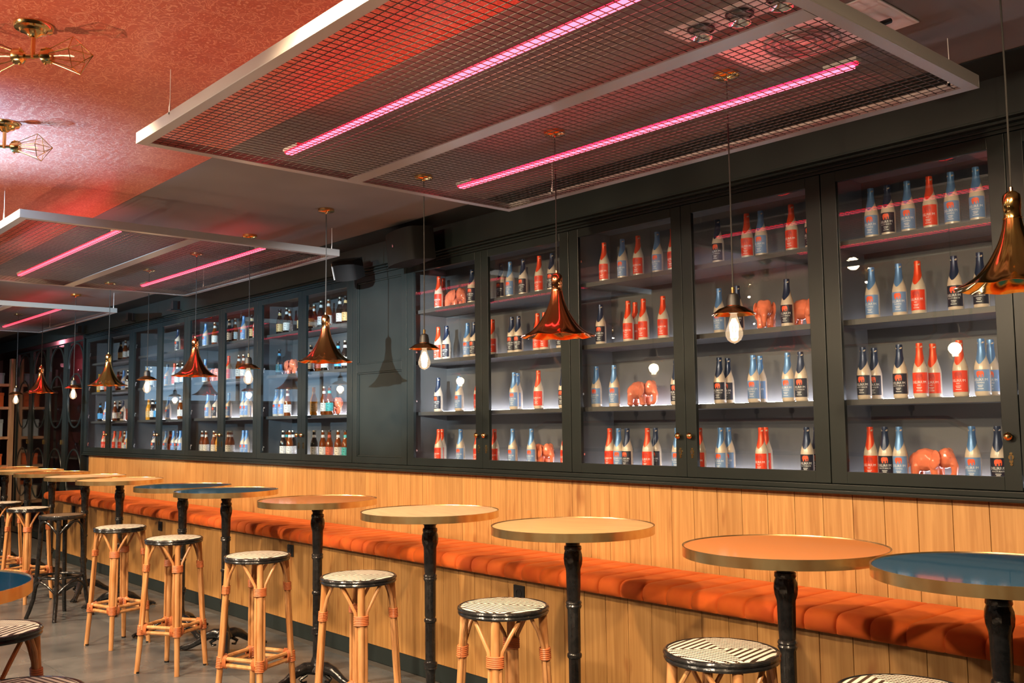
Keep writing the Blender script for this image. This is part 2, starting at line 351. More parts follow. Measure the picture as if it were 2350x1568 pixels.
# mouldings
t = MB(); t.box(WX0, WX1, 3.845, 3.92, 1.180, 1.197).box(WX0, WX1, 3.86, 3.92, 1.197, 1.222)
t.obj('trim_1', M['cab'], kind='structure', bevel=0.004)
t = MB(); t.box(WX0, WX1, 3.862, 3.92, 2.613, 2.626).box(WX0, WX1, 3.845, 3.92, 2.626, 2.633).box(WX0, WX1, 3.852, 3.92, 2.633, 2.640).box(WX0, WX1, 3.822, 3.92, 2.640, 2.648).box(WX0, WX1, 3.830, 3.92, 2.648, 2.6535).box(WX0, WX1, 3.795, 3.92, 2.6535, 2.6615)
t.obj('trim_2', M['cab'], kind='structure', bevel=0.0015)
MB().box(WX0 - 6, WX1, 3.554, 3.7995, CZ - 0.004, CZ - 0.0005).obj('trim_3', M['cab'], kind='structure')

# ------------------------------------------------------------ display cabinets
ZS = dict(A=1.235, B=1.591, C=1.946, D=2.303)
def knob(parent, x):
    m = MB(); m.lathe([(0.004, 0), (0.0045, 0.012), (0.013, 0.016), (0.0165, 0.024), (0.012, 0.031), (0.006, 0.034), (0.005, 0.037), (0, 0.038)], 18)
    m.v = [(x + a, 3.866 - c, 1.432 + b) for a, b, c in m.v]
    m.obj('knob', M['brass'], parent, smooth=True)
    m = MB(); m.tube([(x, 3.8655, 1.368), (x, 3.864, 1.375), (x, 3.864, 1.340), (x, 3.8655, 1.332)], [0.003, 0.005, 0.005, 0.003], 8)
    m = MB()
    for zc, r in ((1.366, 0.0055), (1.352, 0.0105), (1.337, 0.0075), (1.325, 0.0055)):
        pts = [(x + r * math.cos(a), zc + r * math.sin(a)) for a in [2 * PI * k / 14 for k in range(14)]]
        o = len(m.v); m.v += [(a, 3.8625, b) for a, b in pts] + [(a, 3.8665, b) for a, b in pts]
        m.f += [tuple(o + k for k in range(14))] + [(o + k, o + 14 + k, o + 14 + (k + 1) % 14, o + (k + 1) % 14) for k in range(14)]; m.m += [0] * 15
    m.box(x - 0.0025, x + 0.0025, 3.8615, 3.8627, 1.340, 1.358, 1)
    m.obj('keyhole_plate', [M['brass'], M['black']], parent)
def glass_door(parent, x0, x1, knob_x, hinge_x, fl_=0.066, fr=0.066):
    g = 0.0014; x0 += g; x1 -= g; z0, z1, b, tp = 1.225, 2.610, 1.277, 2.562
    m = MB()
    m.box(x0, x0 + fl_ - g, 3.866, 3.888, z0, z1).box(x1 - fr + g, x1, 3.866, 3.888, z0, z1)
    m.box(x0 + fl_ - g, x1 - fr + g, 3.866, 3.888, z0, b).box(x0 + fl_ - g, x1 - fr + g, 3.866, 3.888, tp, z1)
    d = m.obj('door', M['cab'], parent, bevel=0.0015)
    MB().box(x0 + fl_ - 0.006, x1 - fr + 0.006, 3.876, 3.880, b - 0.005, tp + 0.005).obj('glass_pane', M['pane'], d)
    if knob_x is not None: knob(d, knob_x)
    for z in (1.32, 1.66, 2.0, 2.42):
        s = 1 if hinge_x < (x0 + x1) / 2 else -1
        MB().box(*sorted((hinge_x + s * 0.012, hinge_x + s * 0.055)), 3.896, 3.908, z, z + 0.012).box(*sorted((hinge_x + s * 0.02, hinge_x + s * 0.034)), 3.892, 3.908, z - 0.028, z + 0.002).obj('hinge', M['steel'], d)
    return d
def cabinet(x0, x1, label, mid, b0=None, b1=None):
    """one cabinet box with four lit shelves and a pair of doors meeting at mid"""
    c = tag(empty('display_cabinet', (0, 0, 0)), label, 'cabinet')
    m = MB()
    m.box(x0, x0 + 0.018, 3.89, 4.215, 1.20, 2.64).box(x1 - 0.018, x1, 3.89, 4.215, 1.20, 2.64)
    m.box(x0 + 0.018, x1 - 0.018, 4.2, 4.215, 1.20, 2.64).box(x0 + 0.018, x1 - 0.018, 3.89, 4.2, 2.62, 2.64)
    m.obj('carcass', M['cabin'], c)
    for k, z in ZS.items():
        s = MB().box(x0 + 0.019, x1 - 0.019, 3.93 if k != 'A' else 3.892, 4.199, z - 0.025, z).obj('shelf', M['shelf'], c, bevel=0.001)
        MB().box(x0 + 0.03, x1 - 0.03, 4.160, 4.168, z + 0.0005, z + 0.006).obj('led_strip', M['led'][k], s)
    glass_door(c, x0, mid, mid - 0.037, x0 + 0.009, 0.075, 0.066)
    glass_door(c, mid, x1, mid + 0.037, x1 - 0.009, 0.066, 0.075)
    return c
cabinet(-2.271, -0.66, 'dark framed glass fronted bottle cabinet nearest the right edge, over the blue table', -1.474)
cabinet(-3.888, -2.273, 'dark framed glass bottle cabinet with light shades reflected, second from the right', -3.070)
cabinet(-5.504, -3.890, 'dark framed glass bottle cabinet just right of the solid panelled doors', -4.684)
cabinet(-7.775, -6.222, 'dark framed glass cabinet of brown beer bottles just left of the solid panelled doors', -6.990)
cabinet(-9.310, -7.777, 'narrow looking glass bottle cabinet, second left of the solid panelled doors', -8.510)
cabinet(-10.835, -9.312, 'narrow looking glass bottle cabinet, third left of the solid panelled doors', -10.020)
cabinet(-12.395, -10.837, 'farthest glass bottle cabinet, beside the arched iron screen', -11.560)
# solid panelled unit
c = tag(empty('panelled_cupboard'), 'solid black green panelled cupboard between the glass cabinets, lamp shadow on it', 'cupboard')
MB().box(-6.218, -5.508, 3.89, 4.2, 1.20, 2.64).obj('carcass', M['cab'], c)
m = MB(); a, b_ = -6.216, -5.510
m.box(a, a + 0.062, 3.866, 3.889, 1.225, 2.610).box(b_ - 0.062, b_, 3.866, 3.889, 1.225, 2.610)
for z0, z1 in ((1.225, 1.272), (1.893, 1.955), (2.570, 2.610)): m.box(a + 0.062, b_ - 0.062, 3.866, 3.889, z0, z1)
d = m.obj('door', M['cab'], c, bevel=0.0015)
for z0, z1 in ((1.272, 1.893), (1.955, 2.570)):
    MB().box(a + 0.062, b_ - 0.062, 3.881, 3.889, z0, z1).obj('panel', M['cab'], d)
    m = MB(); x0, x1 = a + 0.062, b_ - 0.062
    for (p, q, r_, s_) in ((x0, x1, z0, z0 + 0.012), (x0, x1, z1 - 0.012, z1), (x0, x0 + 0.012, z0 + .012, z1 - .012), (x1 - 0.012, x1, z0 + .012, z1 - .012)): m.box(p, q, 3.871, 3.881, r_, s_)
    m.obj('bead', M['cab'], d, bevel=0.003)

# ------------------------------------------------------------ bottles
def cyl_map(pts, r, ang0):      # (u = arc length, z) -> cylinder, front is -Y
    out = []
    for u, z in pts:
        a = u / r + ang0; out.append((r * math.sin(a), -r * math.cos(a), z))
    return out
def text_mesh(s, size, r, ang0, z):
    cu = bpy.data.curves.new('lettering', 'FONT'); cu.body = s; cu.size = size; cu.align_x = 'CENTER'; cu.resolution_u = 1
    o = bpy.data.objects.new('lettering_src', cu); COL.objects.link(o)
    bpy.context.view_layer.update()
    me = bpy.data.meshes.new_from_object(o.evaluated_get(bpy.context.evaluated_depsgraph_get()))
    v = [(p.co.x * 0.92, p.co.y) for p in me.vertices]; f = [tuple(p.vertices) for p in me.polygons]
    bpy.data.objects.remove(o); bpy.data.curves.remove(cu); bpy.data.meshes.remove(me)
    return cyl_map([(a, b + z) for a, b in v], r, ang0), f
BODY = [(0.0, 0), (0.027, 0), (0.0305, 0.004), (0.031, 0.012), (0.031, 0.104), (0.0300, 0.118), (0.0265, 0.135), (0.0215, 0.152), (0.0170, 0.170), (0.0140, 0.190), (0.0128, 0.208), (0.0128, 0.214), (0.0142, 0.216), (0.0142, 0.222), (0.0130, 0.224), (0.0135, 0.232), (0.012, 0.234), (0, 0.234)]
def rad_at(z):
    for (r0, z0), (r1, z1) in zip(BODY[2:], BODY[3:]):
        if z0 <= z <= z1 and z1 > z0: return r0 + (r1 - r0) * (z - z0) / (z1 - z0)
    return 0.0128
ELE = [(-10, 0), (-10.5, 7), (-9, 11), (-5, 13.5), (0, 14), (3, 13), (6, 14), (9, 12.5), (11, 9), (11.5, 4), (10.5, -3), (9, -5), (8, -3), (8.5, 2), (7, 4), (5, 2), (5, -5), (1.5, -5), (1, 1), (-3, 1), (-3.5, -5), (-7.5, -5), (-8.5, 1)]
def big_bottle(kind):
    o = empty('beer_bottle')
    MB().lathe(BODY, 20).obj('bottle_body', M['cream'], o, smooth=True)
    # foil with a slanting, pointed lower edge
    m = MB(); n = 24; rows = 9; v = []; f = []
    for i in range(rows):
        for k in range(n):
            t = 2 * PI * k / n; w_ = abs(((t - 0.1 + PI) % (2 * PI)) - PI) / PI
            zl = 0.128 + 0.060 * min(1, w_ * 1.45); z = zl + (0.2335 - zl) * i / (rows - 1)
            if i == rows - 1: z = 0.2345
            r = rad_at(z) + 0.0006
            v.append((r * math.sin(t), -r * math.cos(t), z))
    for i in range(rows - 1):
        for k in range(n): f.append((i * n + k, i * n + (k + 1) % n, (i + 1) * n + (k + 1) % n, (i + 1) * n + k))
    f.append(tuple((rows - 1) * n + k for k in range(n))); m.add(v, f)
    ft = m.obj('neck_foil', M['f' + kind], o, smooth=True)
    m = MB(); n = 14; v = []
    for z in (0.020, 0.108):
        for k in range(n + 1):
            a = math.radians(-78 + 156 * k / n + 6); v.append((0.0314 * math.sin(a), -0.0314 * math.cos(a), z))
    m.add(v, [(k, k + 1, n + 2 + k, n + 1 + k) for k in range(n)])
    lb = m.obj('paper_label', M['l' + kind], o, smooth=True)
    a0 = math.radians(8)
    def flat(pts, r, m):
        o_ = len(m.v); m.v += cyl_map(pts, r, a0); m.f.append(tuple(o_ + k for k in range(len(pts)))); m.m.append(0)
    # emblem: small elephant silhouette cut in strips so that it follows the glass
    bm = bmesh.new(); vs = [bm.verts.new((x * 0.00138, y * 0.00138 + 0.0835, 0)) for x, y in ELE]; bm.faces.new(vs)
    for q in range(-5, 6):
        bmesh.ops.bisect_plane(bm, geom=bm.verts[:] + bm.edges[:] + bm.faces[:], plane_co=(q * 0.003, 0, 0), plane_no=(1, 0, 0))
    bmesh.ops.triangulate(bm, faces=bm.faces[:])
    bm.verts.index_update(); m = MB(); m.add(cyl_map([(p.co.x, p.co.y) for p in bm.verts], 0.0317, a0), [tuple(p.index for p in q.verts) for q in bm.faces]); bm.free()
    m.obj('emblem', M['embR'] if kind == 'R' else M['emb'], lb)
    m = MB(); v, f = text_mesh('DELIRIUM', 0.0155, 0.0317, a0, 0.0615); m.add(v, f)
    v, f = text_mesh({'L': 'TREMENS', 'N': 'NOCTURNUM', 'R': 'RED'}[kind], 0.0088, 0.0317, a0, 0.0515); m.add(v, f)
    for z, hw in ((0.043, 0.011), (0.037, 0.008), (0.029, 0.012)):
        pts = [(-hw + 2 * hw * k / 6, z) for k in range(7)] + [(hw - 2 * hw * k / 6, z + 0.0022) for k in range(7)]
        for k in range(6): m.add(cyl_map([pts[k], pts[k + 1], pts[12 - k], pts[13 - k]], 0.0317, a0), [(0, 1, 2, 3)])
    m.obj('lettering', M['letw'], lb)
    return o
SB = [(0.0, 0), (0.027, 0), (0.030, 0.005), (0.0305, 0.12), (0.028, 0.135), (0.020, 0.155), (0.0145, 0.175), (0.013, 0.215), (0.0145, 0.218), (0.0145, 0.224), (0.0125, 0.226), (0, 0.226)]
def small_bottle(g, lab, capc):
    o = empty('beer_bottle')
    MB().lathe(SB, 16).obj('bottle_body', M[g], o, smooth=True)
    MB().lathe([(0.0309, 0.030), (0.0309, 0.098)], 16, close=True).obj('paper_label', M[lab], o, smooth=True)
    MB().lathe([(0.0150, 0.218), (0.0152, 0.222), (0.0140, 0.2305), (0, 0.231)], 14).obj('bottle_cap', M[capc], o, smooth=True)
    MB().lathe([(0.0152, 0.172), (0.0140, 0.195)], 14, close=True).obj('neck_label', M[lab], o, smooth=True)
    return o
PROTO = {k: big_bottle(k) for k in 'LNR'}
PROTO['a'] = small_bottle('amber', 'lab_w', 'capm'); PROTO['k'] = small_bottle('darkg', 'lab_w', 'capm'); PROTO['K'] = small_bottle('darkg', 'lab_c', 'black')
PROTO['g'] = small_bottle('goldg', 'lab_c', 'goldg'); PROTO['b'] = small_bottle('darkg', 'lab_b', 'black'); PROTO['r'] = small_bottle('amber', 'lab_r', 'black'); PROTO['t'] = small_bottle('amber', 'lab_t', 'black')
DESC = dict(L='blue capped cream bottle', N='navy capped cream bottle', R='red capped cream bottle', a='amber bottle with pale label', k='dark bottle with pale label',
            K='dark bottle with tan label', g='golden bottle with tan label', b='dark bottle with blue label', r='amber bottle with red label', t='amber bottle with teal label')

# elephant figurines
def elephant_mesh():
    m = bmesh.new()
    def ball(c, r, s=(1, 1, 1), rot=(0, 0, 0)):
        from mathutils import Euler
        mt = Matrix.Translation(c) @ Euler(rot).to_matrix().to_4x4() @ Matrix.Diagonal((*[r * q for q in s], 1))
        bmesh.ops.create_icosphere(m, subdivisions=2, radius=1, matrix=mt)
    def limb(p, r):
        for (a, ra), (b, rb) in zip(zip(p, r), list(zip(p, r))[1:]):
            n = 6
            for i in range(n):
                t = i / (n - 1); ball(Vector(a).lerp(Vector(b), t), ra + (rb - ra) * t)
    ball((-0.025, 0, 0.088), 0.052, (1.18, 0.88, 1.0)); ball((-0.055, 0, 0.080), 0.046, (1, 0.9, 1)); ball((0.012, 0, 0.086), 0.044, (1, 0.9, 1))
    ball((0.062, 0, 0.096), 0.041, (0.95, 0.95, 1.1)); ball((0.068, 0.014, 0.122), 0.020); ball((0.068, -0.014, 0.122), 0.020)
    for s in (-1, 1):
        ball((0.036, s * 0.041, 0.096), 0.034, (0.85, 0.22, 1.15), (0, 0, s * 0.45)); ball((0.028, s * 0.044, 0.074), 0.023, (0.8, 0.3, 1.1))
        limb([(-0.060, s * 0.022, 0.06), (-0.066, s * 0.024, 0.014)], [0.024, 0.0175]); ball((-0.064, s * 0.024, 0.010), 0.020, (1, 1, 0.55))
        limb([(0.020, s * 0.022, 0.06), (0.026, s * 0.024, 0.014)], [0.023, 0.0165]); ball((0.028, s * 0.024, 0.010), 0.019, (1, 1, 0.55))
        limb([(0.080, s * 0.016, 0.078), (0.096, s * 0.018, 0.070)], [0.006, 0.004])
    limb([(0.086, 0, 0.086), (0.098, 0, 0.062), (0.096, 0, 0.034), (0.084, 0, 0.016), (0.070, 0, 0.014)], [0.021, 0.0165, 0.013, 0.011, 0.009])
    limb([(-0.092, 0, 0.088), (-0.103, 0, 0.07)], [0.007, 0.004]); ball((-0.104, 0, 0.062), 0.008, (0.7, 0.7, 1.2))
    me = bpy.data.meshes.new('src'); m.to_mesh(me); m.free()
    o = bpy.data.objects.new('src', me); COL.objects.link(o)
    r = o.modifiers.new('r', 'REMESH'); r.mode = 'VOXEL'; r.voxel_size = 0.0032; r.use_smooth_shade = True
    s = o.modifiers.new('s', 'SMOOTH'); s.iterations = 4; s.factor = 0.5
    bpy.context.view_layer.update()
    res = bpy.data.meshes.new_from_object(o.evaluated_get(bpy.context.evaluated_depsgraph_get()))
    bpy.data.objects.remove(o); bpy.data.meshes.remove(me)
    z = min(v.co.z for v in res.vertices)
    for v in res.vertices: v.co.z -= z
    res.name = 'elephant'; res.materials.clear(); res.materials.append(M['coral']); return res
EM = elephant_mesh()
def eyes(parent):
    m = MB()
    for s in (-1, 1): m.lathe([(0.0, -0.0025), (0.0025, 0), (0.0, 0.0025)], 8, c=(0.090, s * 0.0245, 0.103))
    m.obj('eyes', M['coralpale'], parent, smooth=True, kind='stuff')
BOT = [
 (5,2.303,'L-2.113 N-2.035 L-1.944 R-1.846 L-1.754 L-1.650'),
 (5,1.946,'L-2.126 L-2.000 R-1.915 N-1.758 N-1.653'),
 (5,1.591,'N-2.182 N-2.172* N-2.013 R-1.924 R-1.903* R-1.754 L-1.666 L-1.661*'),
 (5,1.235,'R-2.165 N-2.096 L-2.030 e-1.930 L-1.721 N-1.620'),
 (4,2.303,'N-2.953 R-2.775 L-2.693 R-2.521 N-2.416'),
 (4,1.946,'L-2.957 N-2.845 f-2.70 N-2.560 e-2.501'),
 (4,1.591,'N-2.968 N-2.974* L-2.764 L-2.779* L-2.570 N-2.499'),
 (4,1.235,'R-3.104 L-2.972 L-2.982* R-2.732 R-2.760* N-2.482 N-2.479*'),
 (3,2.303,'R-3.752 L-3.611 R-3.494 L-3.356 R-3.247'),
 (3,1.946,'N-3.789 R-3.578 R-3.596* R-3.466 R-3.327'),
 (3,1.591,'L-3.833 L-3.694 e-3.559 N-3.249'),
 (3,1.235,'R-3.737 L-3.670 N-3.605 R-3.457 N-3.468* L-3.252'),
 (2,2.303,'N-4.667 L-4.577 N-4.451 R-4.302 N-4.189 L-4.078'),
 (2,1.946,'R-4.755 N-4.566 N-4.503 R-4.325 R-4.262 N-4.117'),
 (2,1.591,'L-4.551 L-4.606* R-4.324 N-4.106'),
 (2,1.235,'R-4.748 L-4.570 L-4.394 e-4.393 R-4.095'),
 (1,2.303,'R-5.337 R-5.390* e-5.249 N-4.968'),
 (1,1.946,'R-5.345 N-5.250 L-5.019 N-4.949'),
 (1,1.591,'N-5.347 L-5.112 R-4.908'),
 (1,1.235,'R-5.345 R-5.414* L-5.102 R-4.917'),
 (-1,2.303,'K-7.121 a-7.202* k-6.950 a-6.831 k-6.655 K-6.569'),
 (-1,1.946,'k-7.109 r-6.995 k-6.890 b-6.679 k-6.573'),
 (-1,1.591,'g-7.062 a-6.893 t-6.810 e-6.877'),
 (-1,1.235,'k-7.050 a-6.910 r-6.807 a-6.673 t-6.562'),
 (-2,2.303,'K-7.664 k-7.537 a-7.638* K-7.291'),
 (-2,1.946,'b-7.665 e-7.623'),
 (-2,1.591,'L-7.714 L-7.610 a-7.508'),
 (-2,1.235,'k-7.580 t-7.666* a-7.463 k-7.556*'),
 (-3,2.303,'k-8.670 a-8.556 L-8.372 K-8.202 R-8.115'),
 (-3,1.946,'R-8.677 a-8.462 a-8.362'),
 (-3,1.591,'L-8.666 L-8.361 L-8.289 L-8.390*'),
 (-3,1.235,'a-8.664 a-8.598 L-8.351 L-8.280'),
 (-4,2.303,'L-9.216 a-9.002'),
 (-4,1.946,'L-9.213 e-9.175'),
 (-4,1.591,'L-9.138 N-8.966'),
 (-4,1.235,'a-9.258 a-9.165 a-8.983 g-8.885'),
 (-5,2.303,'N-9.917 e-10.033'),
 (-5,1.946,'L-10.182 R-9.993 k-9.912 k-9.775 L-9.686'),
 (-5,1.591,'L-10.141 a-9.816'),
 (-5,1.235,'L-10.182 r-10.064 L-9.982 N-9.879 L-9.799'),
 (-6,1.946,'k-10.640'),
 (-6,1.591,'g-10.697 k-10.582 b-10.469'),
 (-6,1.235,'N-10.525'),
 (-7,2.303,'K-11.620 a-11.461 k-11.305'),
 (-7,1.946,'r-11.684 a-11.581 L-11.495 k-11.352'),
 (-7,1.591,'a-11.763 k-11.601 N-11.500 e-11.666'),
 (-7,1.235,'R-11.753 R-11.563 a-11.419 L-11.349 g-11.279'),
 (-8,1.946,'g-12.345 k-12.218 r-12.077'),
 (-8,1.591,'b-12.286 L-12.082'),
 (-8,1.235,'R-12.133 R-12.025'),
]
SHN = {1.235: 'bottom', 1.591: 'second lowest', 1.946: 'second highest', 2.303: 'top'}
DN = {5: 'first door from right', 4: 'second door from right', 3: 'third door from right', 2: 'fourth door from right', 1: 'fifth door from right',
      -1: 'door left of cupboard', -2: 'second door left of cupboard', -3: 'third door left of cupboard', -4: 'fourth door left of cupboard', -5: 'fifth door left of cupboard',
      -6: 'sixth door left of cupboard', -7: 'seventh door left of cupboard', -8: 'door beside iron screen'}
index_kids()
usedp = set(); ele_n = 0
for (dr, z, s) in BOT:
    for i, it in enumerate(s.split()):
        k = it[0]; back = it.endswith('*'); x = float(it[1:].rstrip('*'))
        where = '%s from left, %s shelf, %s' % (ordw(i + 1), SHN[z], DN[dr])
        if k in 'ef':
            o = empty('elephant_figurine', (x, 4.10, z + 0.0006), 0)
            e = link('elephant_body', EM, o, smooth=False)
            tail = None
            if k == 'f': o.rotation_euler = (0, 0, math.radians(-60)); o.location.y = 4.045
            eyes(o)
            tag(o, 'glossy coral elephant figurine, ' + where, 'figurine', 'coral elephant figurines in the cabinets'); continue
        src = PROTO[k]
        if k in usedp: o = copy_tree(src)
        else: o = src; usedp.add(k)
        o.location = (x, 4.10 if back else 4.02, z + 0.0006)
        if not back: o.rotation_euler = (0, 0, random.uniform(-0.12, 0.12))
        tag(o, (DESC[k] + ', ' + where).replace(', second lowest shelf', ', lower middle shelf').replace(', second highest shelf', ', upper middle shelf').replace(', door beside iron screen', ', last door'), 'bottle', 'beer bottles in the glass cabinets')

# ------------------------------------------------------------ bench
BX0, BX1 = -12.40, 0.6
bn = tag(empty('banquette', (0, 0, 0)), 'long orange velvet bench on oak boards along the cabinet wall', 'bench')
MB().box(BX0, BX1, 3.480, 3.897, 0.0, 0.676).obj('bench_core', M['black'], bn)
planks(bn, 3.466, 3.480, 0.103, 0.676, 0.1442, BX0, BX1, -2.55)
MB().box(BX0, BX1, 3.470, 3.480, 0.0, 0.103).obj('kick_board', M['kick'], bn)
def cushion(xa, n, pitch=0.1395):
    prof = [(3.894, 0.678), (3.896, 0.735), (3.885, 0.757)] + [(3.83 - 0.36 * i / 6, 0.762) for i in range(7)]
    prof += [(3.445, 0.7605), (3.426, 0.754), (3.412, 0.741), (3.406, 0.722), (3.405, 0.703), (3.410, 0.688), (3.420, 0.679), (3.455, 0.6765)]
    P = [Vector(p) for p in prof]; nrm = []
    for i in range(len(P)):
        t = P[min(i + 1, len(P) - 1)] - P[max(i - 1, 0)]; q = Vector((t.y, -t.x)).normalized()
        nrm.append(q)
    if nrm[6].y < 0: nrm = [-q for q in nrm]
    us = [0.0, 0.015, 0.035, 0.08, 0.25, 0.5, 0.75, 0.92, 0.965, 0.985]; cols = []
    for c in range(n):
        for u in us: cols.append((c + u, u, c))
    cols.append((n, 0.0, n))
    v = []
    for (s, u, c) in cols:
        q = 1 - abs(2 * u - 1); dep = 0.010 * (1 - min(1, q * 7.0)) ** 1.4 + 0.0022 * (1 - math.sin(PI * u))
        endd = 0.02 if (s == 0 or s == n) else 0
        for i, p in enumerate(P):
            k = 1.0 if 2 < i < len(P) - 2 else 0.2
            w_ = p - nrm[i] * (dep + endd) * k
            xx = xa + s * pitch + (0.002 if s == 0 else -0.002 if s == n else 0)
            v.append((xx, w_.x, w_.y))
    L_ = len(P); f = [(i * L_ + j, i * L_ + j + 1, (i + 1) * L_ + j + 1, (i + 1) * L_ + j) for i in range(len(cols) - 1) for j in range(L_ - 1)]
    f += [tuple(range(L_))[::-1], tuple((len(cols) - 1) * L_ + j for j in range(L_))]
    m = MB(); m.add(v, f); o = m.obj('cushion', M['velvet'], bn, smooth=True); return o
x = -2.99; lens = 14
c0 = cushion(0, 14); c0.location.x = x
for q in (1, -1, -2, -3, -4):
    c = c0.copy(); COL.objects.link(c); c.location.x = x + q * 14 * 0.1395
cushion(0, 11).location.x = x - 4 * 14 * 0.1395 - 11 * 0.1395
for i, x in enumerate((-3.896, -6.401, -8.864, -11.375)):
    o = tag(empty('wall_socket', (x, 3.4655, 0.60)), ['black wall socket below the bench, above the nearest patterned stool', 'black wall socket below the bench, second from the right', 'black wall socket below the bench, third from the right', 'farthest black wall socket below the bench at the left'][i], 'socket')
    MB().box(-0.042, 0.042, -0.009, 0.0, -0.042, 0.042).obj('cover_plate', M['black'], o, bevel=0.002)
    m = MB(); m.lathe([(0.024, 0), (0.024, 0.003), (0.019, 0.003), (0.019, 0.0005), (0, 0.0005)], 20); m.v = [(a, -0.009 - c, b) for a, b, c in m.v]; m.obj('socket_ring', M['black'], o, smooth=True)

# ------------------------------------------------------------ bistro tables
TH, TR = 1.075, 0.343
def bistro_table(topm, label, loc, rz=0.0):
    t = tag(empty('bistro_table', loc, rz), label, 'table', 'high round bistro tables')
    MB().lathe([(TR - 0.006, TH - 0.030), (TR - 0.006, TH - 0.002), (0, TH - 0.002)], 72).obj('tabletop', topm, t)
    m = MB(); m.lathe([(TR - 0.0055, TH - 0.033), (TR, TH - 0.033), (TR, TH + 0.0012), (TR - 0.004, TH + 0.0012), (TR - 0.0055, TH - 0.002)], 120, close=True)
    m.obj('brass_rim', M['rim'], t, smooth=True)
    MB().lathe([(0, TH - 0.042), (0.10, TH - 0.040), (0.11, TH - 0.0305), (0, TH - 0.0305)], 24).obj('mount_plate', M['iron'], t, smooth=True)
    pr = [(0.034, 1.045), (0.034, 1.005), (0.030, 1.003), (0.030, 0.990), (0.036, 0.988), (0.037, 0.975), (0.034, 0.970), (0.0375, 0.955), (0.039, 0.935), (0.037, 0.915), (0.032, 0.895), (0.030, 0.885), (0.0285, 0.80),
          (0.0275, 0.765), (0.031, 0.762), (0.034, 0.755), (0.031, 0.748), (0.034, 0.742), (0.031, 0.734), (0.0265, 0.728), (0.026, 0.56), (0.0245, 0.552), (0.030, 0.547), (0.031, 0.540), (0.030, 0.533), (0.0245, 0.528), (0.024, 0.345),
          (0.026, 0.34), (0.033, 0.336), (0.034, 0.322), (0.030, 0.315), (0.032, 0.308), (0.026, 0.300), (0.022, 0.28), (0.024, 0.18), (0.030, 0.165), (0.034, 0.15), (0.040, 0.13), (0.052, 0.115), (0.058, 0.10), (0.045, 0.085), (0, 0.085)]
    MB().lathe(pr, 20, rf=lambda a, j: 1 + (0.05 * math.cos(10 * a) if pr[j][1] in (0.885, 0.80, 0.728, 0.56, 0.528, 0.345, 0.955, 0.935, 0.915) else 0)).obj('column', M['iron'], t, smooth=True)
    for k in range(3):
        a = PI / 2 + 2 * PI * k / 3; d = Vector((math.cos(a), math.sin(a), 0)); n = Vector((-d.y, d.x, 0))
        m = MB(); pts = [(0.02, 0.115), (0.07, 0.12), (0.12, 0.105), (0.18, 0.065), (0.24, 0.035), (0.285, 0.022), (0.30, 0.020)]; rs = [0.036, 0.034, 0.029, 0.022, 0.019, 0.021, 0.016]
        m.tube([d * p[0] + Vector((0, 0, p[1])) for p in pts], rs, 10)
        for s in (-0.6, 0, 0.6):
            e = (d + n * s).normalized(); m.tube([d * 0.285 + Vector((0, 0, 0.022)), d * 0.285 + e * 0.025 + Vector((0, 0, 0.022)), d * 0.285 + e * 0.045 + Vector((0, 0, 0.011))], [0.012, 0.012, 0.008], 8)
        m.tube([d * 0.06 + Vector((0, 0, 0.085)), d * 0.10 + Vector((0, 0, 0.06)), d * 0.085 + Vector((0, 0, 0.04)), d * 0.06 + Vector((0, 0, 0.045))], [0.012, 0.011, 0.009, 0.006], 8)
        m.obj('foot', M['iron'], t, smooth=True)
    return t
YT = 2.88
tb = [('t_blue', -1.182, 'high round table with dark blue top and brass rim at the right edge'),
      ('t_orange', -1.88, 'high round table with orange top beside the blue one at right'),
      ('t_oak', -2.90, 'high round table with oak top, third from the right'),
      ('t_pale', -3.905, 'high round table with pale oak top, fourth from the right'),
      ('t_orange', -5.005, 'high round table with orange top, fifth from the right, behind a rattan stool'),
      ('t_blue', -6.225, 'high round table with blue top standing in the middle of the row'),
      ('t_blue', -6.955, 'high round table with blue top, left one of the two blue tables together'),
      ('t_oak', -8.265, 'high round table with oak top, just left of the two blue tables'),
      ('t_pale', -9.15, 'high round table with pale oak top near the left end of the bench'),
      ('t_orange', -10.15, 'high round table with orange top beside the bench end, behind the black stool'),
      ('t_oak', -11.0, 'small looking high round table with oak top, second farthest at left'),
      ('t_orange', -11.9, 'farthest high round table with orange top at the left edge')]
for i, (mm, x, lb) in enumerate(tb):
    bistro_table(M[mm], lb, (x, YT, 0), [0.2, 1.0, 0.5, -0.3, 0.9, 0.15, 0.6, 0.1, 0.0, 0.3, 0, 0.5][i])
bistro_table(M['t_blue'], 'high round table with blue top in the lower left corner, front row', (-3.10, 0.48, 0), 2.2)

